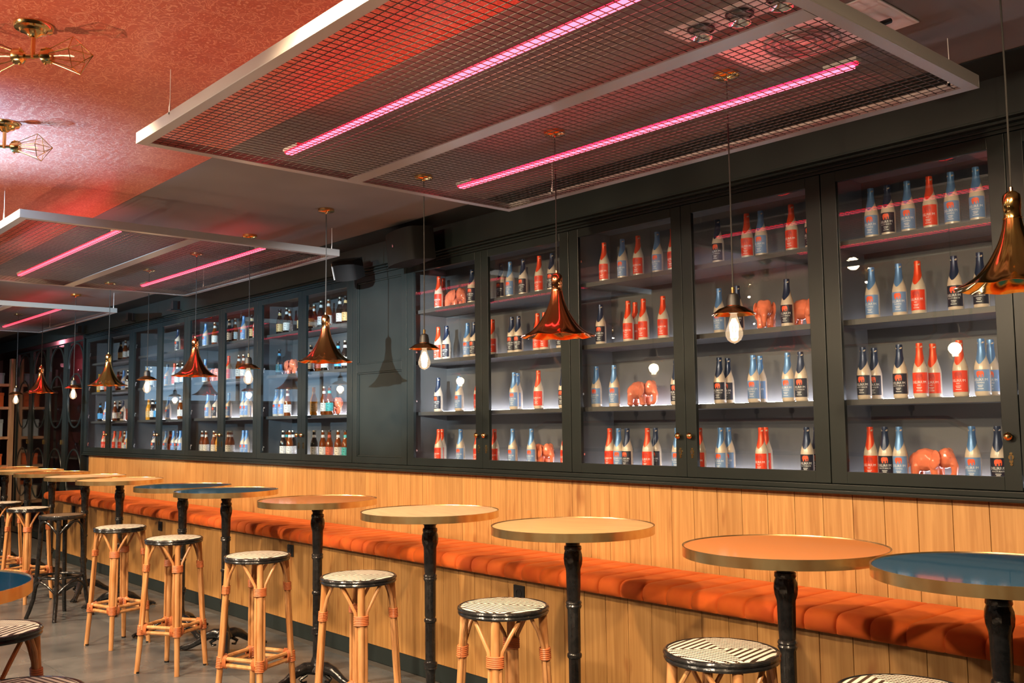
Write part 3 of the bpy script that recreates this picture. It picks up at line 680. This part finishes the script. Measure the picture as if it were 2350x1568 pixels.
# ------------------------------------------------------------ stools
SH, SR = 0.812, 0.174
def rattan_stool():
    t = empty('rattan_stool')
    MB().lathe([(0, SH - 0.022), (SR - 0.012, SH - 0.022), (SR - 0.006, SH - 0.006), (SR - 0.022, SH), (0, SH + 0.001)], 48).obj('seat', M['weave'], t, smooth=True)
    m = MB(); m.torus(SR - 0.006, 0.0085, (0, 0, SH - 0.010), 48, 8); m.torus(SR - 0.008, 0.0085, (0, 0, SH - 0.024), 48, 8); m.obj('seat_edge', M['iron'], t, smooth=True)
    zb = 0.635; zs = 0.262; rt_, rb = 0.150, 0.205
    def rad(z): return rb + (rt_ - rb) * min(1, z / SH) ** 0.85
    for k in range(4):
        a = PI / 4 + k * PI / 2; d = Vector((math.cos(a), math.sin(a), 0)); n = Vector((-d.y, d.x, 0)); Z = Vector((0, 0, 1))
        P = lambda z, s=0.0, o=0.0: d * (rad(z) + o) + n * s + Z * z
        m = MB(); m.tube([P(0.0), P(0.2), P(0.45), P(0.64), P(SH - 0.03)], [0.0150, 0.0165, 0.0175, 0.0170, 0.0165], 10)
        m.tube([P(0.0005), P(0.012)], [0.0150, 0.0152], 10, 1)
        leg = m.obj('leg', [M['cane'], M['black']], t, smooth=True)
        for s in (-1, 1):
            m = MB(); m.tube([P(zs, s * 0.020, -0.002), P(0.45, s * 0.0215, -0.002), P(zb, s * 0.0205, -0.002), P(zb + 0.035, s * 0.027, -0.004), P(zb + 0.09, s * 0.055, -0.012), P(SH - 0.03, s * 0.088, -0.030)], 0.0078, 8)
            m.obj('brace', M['cane'], leg, smooth=True)
        m = MB()
        for q in range(6):
            z = zb - 0.018 + q * 0.0072; c_ = P(z)
            nn = 16; pts = [c_ + n * (0.0305 * math.cos(2 * PI * j / nn)) + d * (0.0185 * math.sin(2 * PI * j / nn)) for j in range(nn + 1)]
            m.tube(pts, 0.0040, 6, cap=False)
        m.obj('binding', M['bind'], leg, smooth=True)
        # stretchers to the next leg
        a2 = a + PI / 2; d2 = Vector((math.cos(a2), math.sin(a2), 0))
        for z in (zs + 0.017, zs - 0.017):
            p = d * rad(z) + Z * z; q = d2 * rad(z) + Z * z; e = (q - p).normalized()
            MB().tube([p + e * 0.012, q - e * 0.012], 0.0115, 8).obj('stretcher', M['cane'], t, smooth=True)
        m = MB()
        for q in range(7):
            z = zs - 0.028 + q * 0.0085; c_ = P(z); nn = 16
            pts = [c_ + n * (0.021 * math.cos(2 * PI * j / nn)) + d * (0.019 * math.sin(2 * PI * j / nn)) for j in range(nn + 1)]
            m.tube(pts, 0.0045, 6, cap=False)
        for dd in (d2, Vector((math.cos(a - PI / 2), math.sin(a - PI / 2), 0))):
            e = (dd - d).normalized()
            for q in range(3):
                c_ = d * rad(zs) + Z * zs + e * (0.026 + q * 0.008); nn = 12; g = Vector((-e.y, e.x, 0))
                pts = [c_ + g * (0.0135 * math.cos(2 * PI * j / nn)) + Z * (0.031 * math.sin(2 * PI * j / nn)) for j in range(nn + 1)]
                m.tube(pts, 0.0042, 6, cap=False)
        m.obj('binding', M['bind'], leg, smooth=True)
    return t
st0 = rattan_stool(); index_kids()
YS = 2.44
spots = [(-1.825, YS, 0.15, 'rattan stool with black and white woven seat under the orange table at right'),
         (-2.84, YS, -0.12, 'rattan stool with striped woven seat, second from the right, before the wall socket'),
         (-3.865, YS, 0.3, 'rattan stool with striped woven seat, third from the right'),
         (-4.88, YS, 0.42, 'rattan stool with woven seat standing in front of the fifth table'),
         (-6.02, YS, 0.55, 'rattan stool with woven seat before the two blue tables'),
         (-6.98, YS, 0.25, 'rattan stool with woven seat just right of the black stool'),
         (-9.27, YS, 0.5, 'rattan stool with woven seat just left of the black stool'),
         (-10.15, YS, 0.2, 'farthest rattan stool, cut by the left edge'),
         (-3.76, 0.87, 0.7, 'rattan stool with woven seat below the blue table at lower left'),
         (-2.82, 0.72, 0.2, 'rattan stool seat just showing at the bottom left corner'),
         (-1.23, 2.41, 0.2, 'rattan stool seat just showing at the bottom edge under the blue table')]
for i, (x, y, r, lb) in enumerate(spots):
    o = st0 if i == 0 else copy_tree(st0)
    o.location = (x, y, 0); o.rotation_euler = (0, 0, r); tag(o, lb, 'stool', 'rattan bar stools')
# black bentwood stool
t = tag(empty('bentwood_stool', (-8.30, YS, 0), 0.35), 'black bentwood bar stool with dark seat among the rattan stools', 'stool')
MB().lathe([(0, SH - 0.018), (0.150, SH - 0.018), (0.150, SH - 0.002), (0, SH - 0.004)], 40).obj('seat', mat('dark_cane_seat', (0.10, 0.065, 0.04), 0.5), t, smooth=True)
m = MB(); m.lathe([(0.150, SH - 0.03), (0.172, SH - 0.03), (0.175, SH - 0.015), (0.170, SH), (0.150, SH - 0.002)], 40, close=True); m.obj('seat_ring', M['iron'], t, smooth=True)
for k in range(4):
    a = PI / 4 + k * PI / 2; d = Vector((math.cos(a), math.sin(a), 0)); Z = Vector((0, 0, 1)); a2 = a + PI / 2; d2 = Vector((math.cos(a2), math.sin(a2), 0))
    lg = MB().tube([d * r + Z * z for r, z in ((0.245, 0), (0.222, 0.06), (0.195, 0.15), (0.175, 0.32), (0.16, 0.55), (0.150, SH - 0.02))], [0.015, 0.016, 0.0165, 0.017, 0.018, 0.019], 10).obj('leg', M['iron'], t, smooth=True)
    MB().tube([d * (0.16 - 0.0) * math.cos(u * PI / 2) * 1.0 + d2 * 0.16 * math.sin(u * PI / 2) + Z * (0.66 + 0.11 * math.sin(u * PI)) for u in [i / 10 for i in range(11)]], 0.009, 8).obj('arch_brace', M['iron'], t, smooth=True)
    MB().tube([d * 0.185 * math.cos(u * PI / 2) + d2 * 0.185 * math.sin(u * PI / 2) + Z * (0.20 + 0.10 * math.sin(u * PI)) for u in [i / 10 for i in range(11)]], 0.009, 8).obj('arch_brace', M['iron'], t, smooth=True)
m = MB(); m.torus(0.160, 0.010, (0, 0, 0.325), 36, 8); m.obj('foot_ring', M['iron'], t, smooth=True)

# ------------------------------------------------------------ pendants
YL = 2.96; LK = 0.911; LZ = CZ - 2.95 * LK   # lamp builders are drawn for a drop from 2.95 and hung at 0.911 size
def cord_and_rose(o, ztop, metalm, hook=False):
    MB().tube([(0, 0, ztop), (0.0015, 0.001, (ztop + 2.95) / 2), (0, 0, 2.95 - 0.02)], 0.0032, 8).obj('cord', M['cord'], o, smooth=True)
    MB().lathe([(0, 2.95 - 0.034), (0.006, 2.95 - 0.034), (0.010, 2.95 - 0.026), (0.048, 2.95 - 0.020), (0.054, 2.95 - 0.016), (0.054, 2.95 - 0.0005), (0, 2.95 - 0.0005)], 32).obj('ceiling_rose', metalm, o, smooth=True)
def horn_lamp(x, metalm, label):
    o = tag(empty('horn_pendant', (x * LK, YL, LZ)), label, 'pendant lamp', 'fluted horn pendant lamps'); o.scale = (LK, LK, LK)
    zr = 1.925
    pf = [(0.182, 0.0), (0.172, 0.004), (0.156, 0.010), (0.126, 0.030), (0.100, 0.055), (0.083, 0.078), (0.067, 0.105), (0.054, 0.13), (0.0435, 0.155), (0.0355, 0.180), (0.030, 0.205), (0.0275, 0.222)]
    outer = [(r, z) for r, z in pf]; inner = [(r - 0.0016, z - 0.0006) for r, z in pf][::-1]
    prof = inner + outer
    prof = [(r, zr + z) for r, z in prof]; nn = len(pf)
    amp = [min(1, max(0.5, (r - 0.02) / 0.05)) for r, z in prof]
    MB().lathe(prof, 80, close=True, rf=lambda a, j: 1 + 0.045 * amp[j] * abs(math.cos(5 * a)) - 0.02 * amp[j],
               zf=lambda a, j: (0.0022 * math.cos(10 * a)) * max(0, (prof[j][0] - 0.12) / 0.05)).obj('shade', [metalm], o, smooth=True)
    c = MB(); z = zr + 0.222
    c.lathe([(0.0300, z), (0.0300, z + 0.003), (0.0265, z + 0.004), (0.0260, z + 0.028), (0.0275, z + 0.030), (0.0285, z + 0.060), (0.026, z + 0.078), (0.016, z + 0.088), (0.006, z + 0.092), (0.006, z + 0.104), (0, z + 0.104)], 28)
    c.obj('neck_cap', metalm, o, smooth=True)
    b = MB(); b.lathe([(0.0, 0.062), (0.012, 0.066), (0.020, 0.08), (0.018, 0.10), (0.012, 0.115), (0, 0.118)], 16, c=(0, 0, zr)); b.obj('bulb', M['filoff'], o, smooth=True)
    cord_and_rose(o, z + 0.10, metalm); return o
def bulb_shape(m, zt, n=24):
    m.lathe([(0.013, 0), (0.014, -0.012), (0.020, -0.035), (0.030, -0.062), (0.0355, -0.082), (0.0345, -0.096), (0.027, -0.112), (0.014, -0.122), (0.003, -0.125), (0, -0.128)], n, c=(0, 0, zt))
def bulb_lamp(x, label):
    o = tag(empty('bulb_pendant', (x * LK, YL, LZ)), label, 'pendant lamp', 'flat shade pendants with filament bulbs'); o.scale = (LK, LK, LK)
    z = 1.936
    MB().lathe([(0.028, z + 0.040), (0.030, z + 0.033), (0.060, z + 0.022), (0.088, z), (0.0895, z + 0.001), (0.0605, z + 0.0235), (0.031, z + 0.0345)], 40, close=True).obj('shade', M['bronze'], o, smooth=True)
    MB().lathe([(0.019, z + 0.006), (0.020, z + 0.035), (0.029, z + 0.036), (0.0275, z + 0.062), (0.022, z + 0.082), (0.012, z + 0.088), (0, z + 0.088)], 24).obj('lamp_holder', M['black'], o, smooth=True)
    MB().lathe([(0.0065, z + 0.086), (0.0075, z + 0.112), (0, z + 0.112)], 14).obj('ferrule', M['brass'], o, smooth=True)
    m = MB(); bulb_shape(m, z + 0.008); g = m.obj('bulb', M['litbulb'], o, smooth=True)
    m = MB()
    for k in range(6):
        a = k * PI / 3; m.tube([(0.006 * math.cos(a), 0.006 * math.sin(a), z - 0.02), (0.017 * math.cos(a), 0.017 * math.sin(a), z - 0.055), (0.012 * math.cos(a + .5), 0.012 * math.sin(a + .5), z - 0.094)], 0.0034, 6)
    m.obj('filament', M['filament'], g, smooth=True)
    cord_and_rose(o, z + 0.11, M['gold'])
    light('bulb_glow', 'POINT', (x * LK, YL, LZ + (z - 0.05) * LK), None, 3.2, (1.0, 0.72, 0.42), shadow_soft_size=0.03)
    return o
HN = [(-1.225, 'gold', 'gold fluted horn pendant lamp at the right edge'), (-3.353, 'copper', 'copper fluted horn pendant lamp left of the large filament bulb lamp'), (-5.559, 'bronze', 'dark brass fluted horn pendant left of the solid cupboard'),
      (-7.653, 'copper', 'copper fluted horn pendant, second from the left'), (-9.73, 'gold', 'small looking gold horn pendant, third from the left, near the iron screen'), (-12.0, 'copper', 'farthest copper horn pendant in front of the arched iron screen')]
for x, mm, lb in HN: horn_lamp(x, M[mm], lb)
for x, lb in [(-2.32, 'pendant with flat brown shade and glowing filament bulb, nearest and rightmost'), (-4.454, 'glowing bulb pendant beside the solid cupboard, right of it'), (-6.68, 'glowing bulb pendant between the dark brass and left copper horns'),
              (-8.70, 'glowing bulb pendant between the copper and gold horns at left'), (-10.80, 'glowing bulb pendant hanging before the arched iron screen'), (-13.05, 'leftmost farthest glowing bulb pendant')]:
    bulb_lamp(x, lb)

# ------------------------------------------------------------ hanging mesh panels with pink tubes
ZP = 2.615
def mesh_panel(x0, x1, y0, y1, label):
    o = tag(empty('mesh_ceiling_panel', (0, 0, 0)), label, 'ceiling panel', 'hanging wire mesh panels with pink tubes')
    fwid, ht, th = 0.0435, 0.044, 0.004
    m = MB()
    m.box(x0, x1, y0, y0 + fwid, ZP, ZP + th).box(x0, x1, y1 - fwid, y1, ZP, ZP + th).box(x0, x0 + fwid, y0 + fwid, y1 - fwid, ZP, ZP + th).box(x1 - fwid, x1, y0 + fwid, y1 - fwid, ZP, ZP + th)
    m.box(x0, x1, y0, y0 + th, ZP + th, ZP + ht).box(x0, x1, y1 - th, y1, ZP + th, ZP + ht).box(x0, x0 + th, y0 + th, y1 - th, ZP + th, ZP + ht).box(x1 - th, x1, y0 + th, y1 - th, ZP + th, ZP + ht)
    m.obj('frame', M['frame'], o, bevel=0.0008)
    ym = (y0 + y1) / 2
    MB().box(x0 + fwid, x1 - fwid, ym - 0.036, ym + 0.036, ZP - 0.001, ZP + th).obj('middle_bar', M['frame'], o)
    m = MB(); r = 0.00145; zz = ZP + th + 0.003; p = 0.0315
    def wire(a, b, z):
        m.tube([(a[0], a[1], z), (b[0], b[1], z)], r, 4, cap=False)
    n = int((x1 - x0 - 0.02) / p)
    for i in range(n + 1): wire((x0 + 0.02 + i * p, y0 + 0.02), (x0 + 0.02 + i * p, y1 - 0.02), zz)
    n = int((y1 - y0 - 0.02) / p)
    for i in range(n + 1): wire((x0 + 0.02, y0 + 0.02 + i * p), (x1 - 0.02, y0 + 0.02 + i * p), zz + 2 * r)
    m.obj('wire_mesh', M['wire'], o, kind='stuff')
    for yy in (y0 + 0.59, y1 - 0.43):
        m = MB(); xa, xb = x0 + 0.136, x1 - 0.22; z = ZP + 0.030
        m.box(xa, xb, yy - 0.0125, yy + 0.0125, z, z + 0.010, 0)
        m.box(xa, xb, yy - 0.0145, yy + 0.0145, z + 0.0101, z + 0.0150, 1)
        m.box(xa - 0.012, xb + 0.012, yy - 0.013, yy + 0.013, z + 0.0101, z + 0.0149, 1)
        tb_ = m.obj('pink_tube', [M['tube'], M['tubeside']], o)
        MB().box(xa - 0.02, xa + 0.10, yy - 0.016, yy + 0.016, z + 0.015, z + 0.030).box(xb - 0.10, xb + 0.02, yy - 0.016, yy + 0.016, z + 0.015, z + 0.030).obj('tube_clip', M['frame'], tb_)
    for (hx, hy) in ((x0 + 0.33, y0 + 0.002), (x1 - 0.33, y0 + 0.002), (x0 + 0.33, y1 - 0.002), (x1 - 0.10, y1 - 0.002)):
        m = MB(); m.box(hx - 0.005, hx + 0.005, hy - 0.002, hy + 0.002, ZP + ht - 0.01, ZP + ht + 0.022)
        m.tube([(hx, hy, ZP + ht + 0.02), (hx + 0.004, hy, ZP + ht + 0.045), (hx + 0.002, hy, CZ - 0.001)], [0.0034, 0.0016, 0.0013], 6)
        m.obj('hanging_wire', M['white'], o)
    return o
mesh_panel(-3.737, -1.318, 1.332, 3.280, 'nearest large steel framed mesh ceiling panel with two pink tubes, upper right')
mesh_panel(-7.901, -5.431, 1.341, 3.277, 'middle steel framed mesh ceiling panel with two pink tubes, left side')
mesh_panel(-11.93, -9.424, 1.316, 3.218, 'farthest steel framed mesh ceiling panel at the left edge')

# ------------------------------------------------------------ ceiling fittings
def cage_arm(o, s, lit):
    # arm along +-X of the fitting
    m = MB(); m.tube([(0, 0, -0.09), (s * 0.022, 0, -0.09)], 0.006, 8); m.tube([(s * 0.022, 0, -0.09), (s * 0.030, 0, -0.09), (s * 0.050, 0, -0.09), (s * 0.056, 0, -0.09)], [0.012, 0.021, 0.023, 0.019], 16)
    m.tube([(s * 0.036, 0, -0.115), (s * 0.036, 0, -0.065)], 0.004, 6)
    arm = m.obj('socket_arm', M['brass'], o, smooth=True)
    m = MB()
    m.lathe([(0.012, 0), (0.014, 0.02), (0.024, 0.05), (0.028, 0.068), (0.024, 0.088), (0.010, 0.10), (0, 0.102)], 18); m.v = [(s * (0.056 + c), a, b - 0.09) for a, b, c in m.v]
    bl = m.obj('bulb', M['bulb'], arm, smooth=True)
    m = MB(); m.tube([(s * 0.06, 0, -0.09), (s * 0.105, 0.006, -0.086), (s * 0.12, -0.004, -0.094), (s * 0.075, 0, -0.088)], 0.0016, 5); m.obj('filament', M['filament'] if lit else M['filoff'], bl)
    m = MB()
    for k in range(6):
        a = 2 * PI * k / 6; y, z = math.cos(a), math.sin(a)
        m.tube([(s * 0.052, 0.019 * y, -0.09 + 0.019 * z), (s * 0.125, 0.052 * y, -0.09 + 0.052 * z), (s * 0.160, 0.012 * y, -0.09 + 0.012 * z), (s * 0.172, 0, -0.09)], 0.0013, 5)
        b = 2 * PI * (k + 1) / 6; m.tube([(s * 0.125, 0.052 * y, -0.09 + 0.052 * z), (s * 0.125, 0.052 * math.cos(b), -0.09 + 0.052 * math.sin(b))], 0.0013, 5)
    m.obj('wire_cage', M['brass'], arm)
def cage_light(x, y, label, lit=False, rz=0.85):
    o = tag(empty('cage_ceiling_light', (x, y, CZ), rz), label, 'ceiling light', 'twin cage ceiling lights'); o.scale = (1.15, 1.15, 1.15)
    MB().lathe([(0, -0.034), (0.012, -0.034), (0.02, -0.027), (0.034, -0.022), (0.038, -0.015), (0.050, -0.012), (0.054, -0.004), (0.054, -0.0005), (0, -0.0005)], 36).obj('ceiling_rose', M['brass'], o, smooth=True)
    MB().tube([(0, 0, -0.03), (0, 0, -0.096)], 0.0065, 10).obj('stem', M['brass'], o, smooth=True)
    for s in (-1, 1): cage_arm(o, s, lit)
    if lit: light('cage_glow', 'POINT', (x, y, CZ - 0.2), None, 6, (1, 0.75, 0.45), shadow_soft_size=0.008)
    return o
cage_light(-3.311, 0.841, 'brass twin cage light on the red ceiling at upper left, upper one')
cage_light(-4.471, 1.034, 'brass twin cage light on the red ceiling at upper left, lower one', rz=1.0)
for i, (x, y) in enumerate(((-3.9, 0.47), (-5.03, 0.47), (-6.4, -1.6), (-8.6, -1.6))):
    cage_light(x, y, 'lit brass twin cage light, %s one behind the viewer, seen in reflections' % ordw(i + 1), True)
# downlight plates in the grey ceiling
def gimbal(o, cx, cy_, r=0.05):
    m = MB(); m.torus(r, 0.004, (cx, cy_, CZ - 0.012), 20, 6)
    rg = m.obj('gimbal_ring', M['black'], o, smooth=True)
    m = MB(); m.lathe([(r * 0.5, 0.03), (r * 0.85, -0.012), (r * 0.80, -0.012), (0, 0.02)], 18, c=(cx, cy_, CZ - 0.03)); m.obj('lamp_head', M['steel'], rg, smooth=True)
o = tag(empty('downlight_plate'), 'long white ceiling plate with adjustable lamp heads, tinted pink above the mesh', 'downlight')
m = MB(); m.box(-2.01, -1.18, 2.467, 2.603, CZ - 0.006, CZ - 0.0005); m.obj('plate', M['white'], o, bevel=0.002)
for k in range(5): gimbal(o, -1.905 + k * 0.154, 2.535, 0.043)
o = tag(empty('air_vent'), 'pale square ceiling air grille with round diffuser above the nearest mesh panel', 'vent')
m = MB(); m.box(-2.01, -1.41, 2.748, 3.061, CZ - 0.006, CZ - 0.0005); m.obj('plate', M['white'], o, bevel=0.002)
for r in (0.127, 0.10, 0.073, 0.045):
    m = MB(); m.torus(r, 0.005, (-1.75, 2.90, CZ - 0.014), 32, 6); m.obj('diffuser_ring', M['frame'], o, smooth=True)
m = MB(); m.tube([(-1.59, 2.81, CZ - 0.01), (-1.54, 2.87, CZ - 0.045), (-1.48, 2.885, CZ - 0.045), (-1.45, 2.94, CZ - 0.02)], 0.009, 8); m.obj('hose', M['black'], o, smooth=True)
# speakers
def speaker(loc, rz, tilt, dims, label):
    o = tag(empty('wall_speaker', loc, rz), label, 'speaker'); o.rotation_euler = (tilt, 0, rz)
    w_, d_, h_ = dims
    m = MB(); n = 8
    pts = [(-w_ / 2, 0), (w_ / 2, 0)] + [(w_ / 2 * math.cos(PI * k / n), -d_ * (0.72 + 0.28 * math.sin(PI * k / n))) for k in range(n + 1)]
    v = [(x, y, z) for z in (0, h_) for x, y in pts]; q = len(pts)
    m.add(v, [tuple(range(q))[::-1], tuple(range(q, 2 * q))] + [(k, (k + 1) % q, q + (k + 1) % q, q + k) for k in range(q)])
    b = m.obj('speaker_box', M['speaker'], o, smooth=True)
    return o, b
o, b = speaker((-5.13, 3.73, 2.575), -0.20, 0.10, (0.42, 0.20, 0.215), 'large black wall speaker above the solid cupboard')
m = MB(); m.box(-0.05, 0.05, 0.0, 0.045, 0.07, 0.15); m.obj('bracket', M['black'], o)
m = MB(); m.lathe([(0, 0), (0.012, 0.002), (0, 0.004)], 12); m.v = [(a, -0.203 - c, b_ + 0.12) for a, b_, c in m.v]; m.obj('badge', M['steel'], o)
o, b = speaker((-5.86, 3.66, 2.565), 0.45, 0.35, (0.18, 0.15, 0.14), 'small tilted wall speaker beside the large one')
m = MB(); m.box(-0.094, -0.0905, -0.125, -0.01, 0.01, 0.13); m.obj('side_panel', M['white'], o)
m = MB(); m.box(-0.02, 0.02, 0, 0.07, 0.06, 0.10); m.obj('bracket', M['black'], o)
for i, x in enumerate((-9.35, -10.6, -12.3)):
    o = tag(empty('wall_bracket', (x, 3.74, 2.6625)), ['small black bracket on the cornice, right one of three at left', 'small black bracket on the cornice, middle one of three', 'small black projector on the cornice at the far left'][i], 'bracket')
    MB().box(-0.06, 0.06, -0.05, 0.055, 0.0, 0.012).obj('foot_plate', M['black'], o); MB().box(-0.025, 0.025, -0.015, 0.03, 0.012, 0.10).obj('post', M['black'], o)

# ------------------------------------------------------------ arched iron screen and room beyond
sx = [-12.44, -13.22, -14.0, -14.78, -15.56]
sc = tag(empty('iron_screen'), 'dark iron and glass folding screen with arches and ovals at the far left', 'screen')
for i in range(4):
    xb, xa = sx[i] - 0.004, sx[i + 1] + 0.004
    m = MB(); y0, y1 = 3.87, 3.905
    m.box(xa, xa + 0.075, y0, y1, 0.02, 2.62).box(xb - 0.075, xb, y0, y1, 0.02, 2.62).box(xa + 0.075, xb - 0.075, y0, y1, 0.02, 0.10).box(xa + 0.075, xb - 0.075, y0, y1, 2.60, 2.62)
    lf = m.obj('leaf', M['cab'], sc, bevel=0.002)
    cx, hw = (xa + xb) / 2, (xb - xa) / 2 - 0.085
    def oval(zc, hz, a0=0, a1=2 * PI, nm='oval_bar'):
        n = 28; MB().tube([(cx + hw * math.cos(a0 + (a1 - a0) * k / n), 3.888, zc + hz * math.sin(a0 + (a1 - a0) * k / n)) for k in range(n + 1)], 0.012, 6).obj(nm, M['cab'], lf, smooth=True)
    oval(2.28, 0.31, 0, PI, 'arch_bar'); oval(1.86, 0.34); oval(0.90, 0.34)
    MB().box(xa + 0.07, xb - 0.07, 3.884, 3.890, 0.09, 2.605).obj('glass_pane', M['pane'], lf)
    MB().box(xb - 0.06, xb - 0.045, 3.845, 3.87, 1.30, 1.36).obj('handle', M['brass'], lf)
bk = tag(empty('glassware_shelving'), 'dark shelves of clear glasses behind the iron screen', 'shelving')
for z in (0.7, 1.12, 1.62, 2.10): MB().box(-15.5, -12.50, 4.08, 4.40, z - 0.02, z).obj('shelf', M['shelf'], bk)
for xx in (-15.5, -13.98, -12.52): MB().box(xx - 0.012, xx + 0.012, 4.40, 4.43, 0, 2.4).obj('upright', M['shelf'], bk)
def gobl():
    g = empty('stemmed_glass'); MB().lathe([(0.04, 0), (0.042, 0.003), (0.008, 0.008), (0.006, 0.06), (0.02, 0.075), (0.05, 0.11), (0.058, 0.15), (0.045, 0.20), (0.043, 0.20), (0.055, 0.15), (0.045, 0.11), (0.015, 0.085), (0, 0.082)], 20).obj('bowl', M['clear'], g, smooth=True); return g
g0 = gobl(); index_kids(); gi = 0
for z, nm in ((0.7, 'lowest'), (1.12, 'second'), (1.62, 'third'), (2.10, 'top')):
    for k, x in enumerate((-12.75, -13.05, -13.55, -14.35, -15.1)):
        g = g0 if gi == 0 else copy_tree(g0); gi += 1; g.location = (x + 0.05 * math.sin(gi * 2.1), 4.18, z + 0.0006)
        tag(g, 'clear stemmed glass, %s from the right on the %s shelf behind the iron screen' % (ordw(k + 1), nm), 'glass', 'glasses behind the iron screen')
# white pendant behind the screen
o = tag(empty('white_pendant', (-13.62, 4.02, 0)), 'wide white dish pendant seen through the iron screen', 'pendant lamp')
# pale wooden shelving at far left
ws = tag(empty('wooden_bookcase'), 'pale wooden bookcase with boxes at the far left edge', 'bookcase')
for x in (-15.66, -16.75): MB().box(x, x + 0.09, 3.80, 3.86, 0, 2.55).obj('upright', M['woodsh'], ws)
for z in (0.45, 0.98, 1.40, 1.84, 2.18): MB().box(-16.66, -15.60, 3.46, 3.80, z - 0.04, z).obj('shelf', M['woodsh'], ws)
cols = [('orange', (0.75, 0.16, 0.04)), ('pale blue', (0.40, 0.52, 0.60)), ('brown', (0.30, 0.12, 0.06)), ('cream', (0.65, 0.55, 0.42))]
q = 0
for z, nm in ((0.45, 'lowest'), (0.98, 'second'), (1.40, 'third'), (1.84, 'fourth'), (2.18, 'top')):
    for k in range(2):
        nmc, cc = cols[(3, 0, 0, 3, 1, 3, 0, 2, 1, 0)[q]]; q += 1; hx = 0.16 + 0.05 * (q % 2); hh = 0.16 + 0.045 * (q % 3)
        o = tag(empty('storage_box', (-15.93 - k * 0.48, 3.64, z + 0.0006)), '%s cardboard box, %s one on the %s shelf of the pale bookcase' % (nmc, ['right', 'left'][k], nm), 'box')
        MB().box(-hx, hx, -0.11, 0.11, 0, hh).obj('carton', mat('carton_' + nmc.replace(' ', '_') + str(q), cc, 0.7), o, bevel=0.003)
        MB().box(-hx - .004, hx + .004, -0.114, 0.114, hh * 0.8, hh + 0.004).obj('lid', mat('lid_' + str(q), tuple(v * 0.8 for v in cc), 0.7), o)
bpy.data.objects.remove(bpy.data.objects['white_pendant'])

# ------------------------------------------------------------ the far side of the room (seen in reflections)
o = tag(empty('bar_counter', (0, 0, 0)), 'long bar counter on the far side behind the viewer, seen in reflections', 'counter')
MB().box(-13.5, -1.0, -4.1, -3.5, 0.0, 1.05).obj('counter_front', M['woodsh'], o); MB().box(-13.6, -0.9, -4.2, -3.4, 1.05, 1.10).obj('worktop', M['cab'], o)
m = MB(); m.tube([(-12.5, -3.75, 1.10), (-12.5, -3.75, 1.38), (-12.2, -3.75, 1.5), (-5.2, -3.75, 1.5), (-4.95, -3.75, 1.38), (-4.9, -3.75, 1.10)], 0.045, 14); m.obj('beer_pipe', M['brass'], o, smooth=True)
for k in range(12): 
    MB().lathe([(0.012, 0), (0.012, 0.06), (0.035, 0.075), (0.04, 0.11), (0.02, 0.14), (0, 0.145)], 14, c=(-11.8 + k * 0.56, -3.75, 1.54)).obj('tap_handle', M['black'], o, smooth=True)
o = tag(empty('overhead_rail', (0, 0, 0)), 'brass pipe rail hanging over the bar behind the viewer, seen in reflections', 'rail')
for xa, xb, xv in ((-12.0, -8.6, -8.45), (-8.1, -5.1, -4.95), (-4.7, -1.2, -4.55)):
    e = xb if xv > xb else xa; f_ = xa if e == xb else xb
    MB().tube([(f_, -3.0, 2.40), (e, -3.0, 2.40), ((e + xv) / 2, -3.0, 2.425), (xv, -3.0, 2.50), (xv, -3.0, CZ - 0.001)], 0.02, 10).obj('rail_pipe', M['brass'], o, smooth=True)
o = tag(empty('added_window', (XL, 0, 0)), 'bluish glowing window added on the unseen end wall to tint the reflections', 'window')
for ya, yb in ((-5.2, -3.3), (-3.2, -1.3), (-1.2, 0.7)):  # glowing panes added out of view to put blue on the left stiles
    MB().box(0.006, 0.012, ya, yb, 2.05, 2.72).obj('lit_pane', emis('blue_glow_pane', (0.45, 0.72, 1.0), 1.4), o)
    MB().box(0.001, 0.03, ya - 0.05, yb + 0.05, 1.98, 2.05).box(0.001, 0.03, ya - 0.05, yb + 0.05, 2.72, 2.79).obj('window_bar', M['cab'], o)
